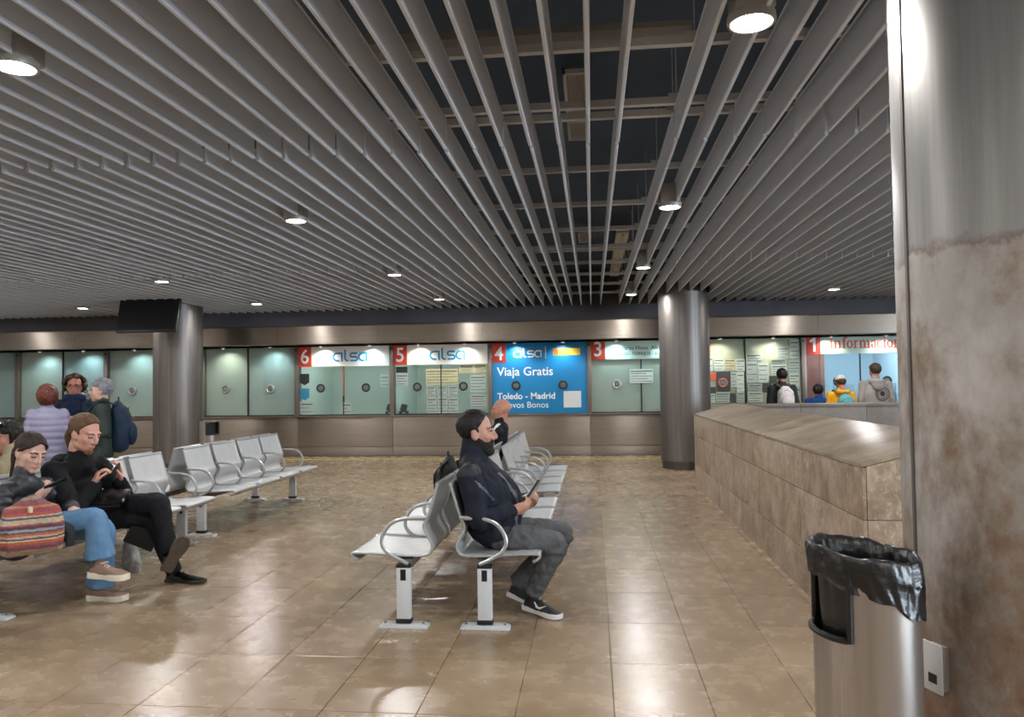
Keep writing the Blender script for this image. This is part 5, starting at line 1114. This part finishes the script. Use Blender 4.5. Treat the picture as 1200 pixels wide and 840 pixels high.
for k, a in ((1, 'R'), (-1, 'L')):
    mb = MB(); S_, E_ = V(J['sh'+a]), V(J['el'+a]); limb(mb, [V(J['neck'])+r*k*.05+V((0, 0, -.0)), S_+r*k*.01+V((0, 0, .064)), S_*.6+E_*.4+r*k*.066, E_+r*k*.058], [(.016, .012)]*4, 10, 4, side=f); mb.build('sleeve_stripe', mat('stripe_white', 'D5D5D5', .7), t)
t, J, f, r = seated(-4.72, 5.95, 180, 'person in a beige jacket at the left edge with sunglasses pushed up on black hair', SKIN3, .19, 1.27)
F = frame((-.2, -.9, -.1)); dress(t, J, f, r, SKIN3, cloth('jacket_beige', 'A89F84', '9C937A'), M_TRD, 1.08, F, 1.0, False, hand_d={'R': f-r*.3, 'Rp': V((0, 0, -1)), 'L': f+r*.3, 'Lp': V((0, 0, -1))})
h = haircap(J['head'], F, 1.08, (.098, .118, .106), (0, -.022, .032), lambda x, y, z: max(min(z-.045, .078-y) if y > .01 else -1, min(.025-y, z+.14)), .009, 22); h.build('hair', M_HAIRB, t, 60)
C_ = V(J['head']); gl = MB()
for d in (-1, 1): gl.ell(C_+F@V((d*.035, .062, .108))*1.08, (.03, .012, .022), F @ Matrix.Rotation(.7, 3, 'X'), 14, 8); gl.tube([C_+F@V((d*.066, .055, .105))*1.08, C_+F@V((d*.09, -.02, .05))*1.08], .003, 6)
gl.build('sunglasses', mat('sunglass_black', '0B0B0D', .12), t); eyes(t, J['head'], F, 1.08, 0, M_HAIRB, .3)

# ---------------------------------------------------------------- people at the right-hand windows
t, J, f, r = standing(3.43, 14.4, 1.70, 92, 'dark-haired man in a dark jacket with a white backpack at window 2', SKIN3, male=True)
F = frame(f); dress(t, J, f, r, SKIN3, cloth('jacket_charcoal', '2A2F31', '23282A'), M_TRD, 1.08, F, 1.1, True, .018, shoes='1D1D20')
h = haircap(J['head'], F, 1.08, (.088, .110, .098), (0, -.022, .040), kn_full, .008, 22); h.build('hair', M_HAIRB, t, 60)
backpack(V(J['chest'])-f*.23+V((0, 0, -.06)), f, 'white rucksack worn by the dark-haired man at window 2', cloth('pack_white', 'C9C2C0', 'BDB6B4', .7), (.30, .22, .46), mt=mat('strap_grey', '3A3D40', .7), straps=straps(J, f, r), details=False)
bkc = bpy.data.objects.get('none')
t, J, f, r = standing(4.17, 14.75, 1.395, 80, 'short dark-haired child in blue at the information window', SKIN3)
F = frame(f+r*.5); dress(t, J, f, r, SKIN3, cloth('jacket_blue', '1F4F8F', '1A437C'), M_TRD, 1.0, F, .95, False, .018)
h = haircap(J['head'], F, 1.0, (.092, .112, .102), (0, -.022, .036), kn_full, .008, 22); h.build('hair', mat('hair_black_plain', '1A1413', .6), t, 60)
t, J, f, r = standing(4.41, 14.25, 1.545, 95, 'person in a yellow jacket and cap with a teal backpack at the information window', SKIN3)
F = frame(f-r*.1+V((0, 0, -.25))); dress(t, J, f, r, SKIN3, cloth('jacket_yellow', 'E0A21E', 'D39519', .8), M_TRD, 1.0, F, 1.0, False, .018)
h = haircap(J['head'], F, 1.0, (.086, .108, .092), (0, -.022, .036), kn_full, .006, 22); h.build('hair', mat('hair_chestnut', '3A231A', .6), t, 60)
h = haircap(J['head'], F, 1.0, (.092, .114, .100), (0, -.02, .05), lambda x, y, z: z-.055, .0, 22); cp = h.build('cap', cloth('cap_white', 'C4BFB4', 'B5B0A6'), t, 60)
mb = MB(); mb.ell(V(J['head'])+F@V((0, .12, .058)), (.075, .07, .008), F, 18, 8); mb.build('peak', cloth('cap_white'  , 'C4BFB4'), cp)
mb = MB(); mb.torus(V(J['neck'])+V((0, 0, -.01))-f*.03, .095, .045, None, 24, 10); link('hood', remesh('hood', mb, .016, ORG[t.name], 2), MATS['jacket_yellow'], t)
backpack(V(J['chest'])-f*.22+V((0, 0, -.08)), f, 'teal drawstring backpack on the person in yellow', cloth('pack_teal', '5E9CA3', '558F97', .7), (.30, .2, .42), mt=mat('strap_teal', '3F747B', .7), straps=straps(J, f, r), details=False)
t, J, f, r = standing(5.0, 14.25, 1.77, 92, 'tall man in a grey hoodie with a round black back print at the information window', SKIN3, male=True, shw=.215)
F = frame(f-r*.2); dress(t, J, f, r, SKIN3, cloth('hoodie_grey', '9C9590', '8F8883', .9), M_TRD, 1.08, F, 1.12, True, .018)
h = haircap(J['head'], F, 1.08, (.088, .110, .098), (0, -.022, .040), kn_full, .008, 22); h.build('hair', mat('hair_brown_dark', '30221B', .6, col2='3F2C22', scale=20), t, 60)
mb = MB(); mb.torus(V(J['neck'])+V((0, 0, -.02))-f*.035, .10, .045, None, 24, 10); mb.ell(V(J['neck'])-f*.12+V((0, 0, -.09)), (.11, .05, .10), None, 16, 10); link('hood', remesh('hood', mb, .016, ORG[t.name], 2), MATS['hoodie_grey'], t)
cb = V(J['chest'])-f*.158+V((0, 0, -.04))+r*.06; Mb = Matrix((r, V((0, 0, 1)), -f)).transposed(); em = MB()
em.torus(cb, .115, .007, Mb, 32, 6); em.torus(cb, .082, .004, Mb, 32, 6); em.ell(cb, (.04, .045, .008), Mb, 16, 8); em.ell(cb+Mb@V((0, .02, .003)), (.02, .028, .009), Mb, 12, 8)
em.build('back_print', mat('print_black', '2A2828', .8), t)

# ================================================================ BAGS AND LOOSE THINGS
def _woven(nt, n, L, b):
    tc = n.new('ShaderNodeTexCoord'); sp = n.new('ShaderNodeSeparateXYZ'); L.new(tc.outputs['Object'], sp.inputs[0]); z = sp.outputs[2]
    wv = n.new('ShaderNodeTexNoise'); wv.inputs['Scale'].default_value = 26; L.new(tc.outputs['Object'], wv.inputs['Vector'])
    ad = n.new('ShaderNodeMath'); ad.operation = 'MULTIPLY_ADD'; ad.inputs[1].default_value = .012; L.new(wv.outputs['Fac'], ad.inputs[0]); L.new(z, ad.inputs[2])
    mr = n.new('ShaderNodeMapRange'); mr.inputs[1].default_value = 0; mr.inputs[2].default_value = .36; L.new(ad.outputs[0], mr.inputs[0])
    bands = [(0., '9C8468'), (.13, '9C8468'), (.135, '6E4048'), (.20, '8A4A46'), (.24, 'A85840'), (.29, 'B8A48C'), (.32, '4A4A50'), (.35, 'B09A86'), (.39, 'AA5F45'), (.43, '5A4650'), (.46, '7E8690'), (.50, '5C3A44'), (.55, '8C5058'), (.58, 'AD9A80'), (.66, 'AD9A80'), (.665, '55505A'), (.70, 'A8A094'), (.73, 'A3523E'), (.78, '8A4650'), (.86, 'A6704F'), (.90, '7A4C50'), (1., '8C7C74')]
    r = n.new('ShaderNodeValToRGB'); e = r.color_ramp.elements; r.color_ramp.interpolation = 'CONSTANT'
    while len(e) < len(bands): e.new(.5)
    for k, (p, c) in enumerate(bands): e[k].position = p; e[k].color = (*lin(c), 1)
    L.new(mr.outputs[0], r.inputs[0])
    ck = n.new('ShaderNodeTexVoronoi'); ck.inputs['Scale'].default_value = 70; L.new(tc.outputs['Object'], ck.inputs['Vector'])
    c = _mixc(n, L, .18, r.outputs[0], ck.outputs['Color'], 'OVERLAY'); L.new(c, b.inputs['Base Color']); b.inputs['Roughness'].default_value = .9; _bump(n, L, b, ck.outputs['Distance'], .3, .01)
M_WOV = posmat('woven_stripes', _woven)
bp_ = backpack((-3.66, 4.70, .612), (-.62, .72, .1), 'striped woven backpack in orange, plum and cream beside the woman in jeans', M_WOV, (.36, .20, .345), details=False, mt=mat('strap_tan', '8F7658', .8), boxy=True)
MB().cbox((-3.62, 4.63, .735), (.07, .02, .035), Matrix.Rotation(math.radians(-38), 3, 'Z'), .004).build('leather_patch', mat('patch_cream', 'CDBFA0', .7), bp_)
mb = MB(); limb(mb, [(-3.60, 4.83, .62), (-3.54, 4.90, .56), (-3.55, 4.92, .46)], [(.03, .02)]*3, 10, 4); mb.build('side_strap', mat('strap_dark', '2E2D33', .8), bp_)
# black folder on the man's lap, black garment hanging below, plastic bag under the bench
t = thing('leather_folder', (-3.56, 5.42, .64), 'black leather folder resting on the lap of the man in black', 'folder')
Mf = frame((.9, .25, -.05), (-.25, -.35, .9)); MB().cbox((-3.575, 5.41, .70), (.26, .20, .022), Mf, .008).build('cover', mat('leather_black'  , '0C0C0E'), t); MB().cbox(V((-3.575, 5.41, .70))+Mf@V((.0, 0, -.012)), (.25, .19, .008), Mf, .002).build('pages', mat('pages_grey', '55555A', .7), t); MB().cbox(V((-3.575, 5.41, .70))+Mf@V((.06, .10, .006)), (.03, .012, .018), Mf, .003).build('clasp', M_TUBE, t)
t = thing('hanging_folder', (-3.45, 5.55, .34), 'flat black case hanging below the bench seat behind the crossed legs', 'case')
MB().cbox((-3.42, 5.56, .385), (.22, .02, .17), Matrix.Rotation(math.radians(32), 3, 'Z') @ Matrix.Rotation(math.radians(28), 3, 'Y'), .004).build('case_body', mat('case_black', '08080A', .7), t)
mb = MB(); limb(mb, [(-3.78, 6.02, .01), (-3.79, 6.0, .09), (-3.80, 6.0, .19), (-3.81, 5.99, .27)], [(.065, .05), (.075, .06), (.06, .05), (.03, .02)], 18, 5)
o = link('plastic_bag', remesh('plastic_bag', mb, .01, (0, 0, 0), 2, .012, 16), mat('plastic_pale', 'A9A9A7', .35, col2='9A9B9B', scale=9)); tag(o, 'pale crumpled plastic bag on the floor under the bench behind the jeans', 'plastic bag')
backpack((-1.24, 6.55, .68), (1, .1, .1), 'black backpack standing on the empty bench behind the bearded man', cloth('pack_black', '17181B', '1E1F22', .6), (.28, .18, .44), mt=mat('strap_black', '0E0E10', .6), details=False, straps=[[(-1.24, 6.47, .86), (-1.345, 6.45, .74), (-1.33, 6.45, .54)], [(-1.24, 6.62, .86), (-1.345, 6.64, .74), (-1.33, 6.64, .54)]])
mb = MB(); mb.ell((-1.13, 6.95, .60), (.10, .16, .14)); mb.ell((-1.07, 6.9, .76), (.06, .16, .14)); mb.ell((-1.1, 7.0, .5), (.15, .16, .06))
o = link('folded_jacket', remesh('folded_jacket', mb, .014, (0, 0, 0), 2, .02, 9), cloth('jacket_mid_grey', '5C5B5E', '504F52')); tag(o, 'grey jacket heaped on the bench seat next to the black backpack', 'jacket')
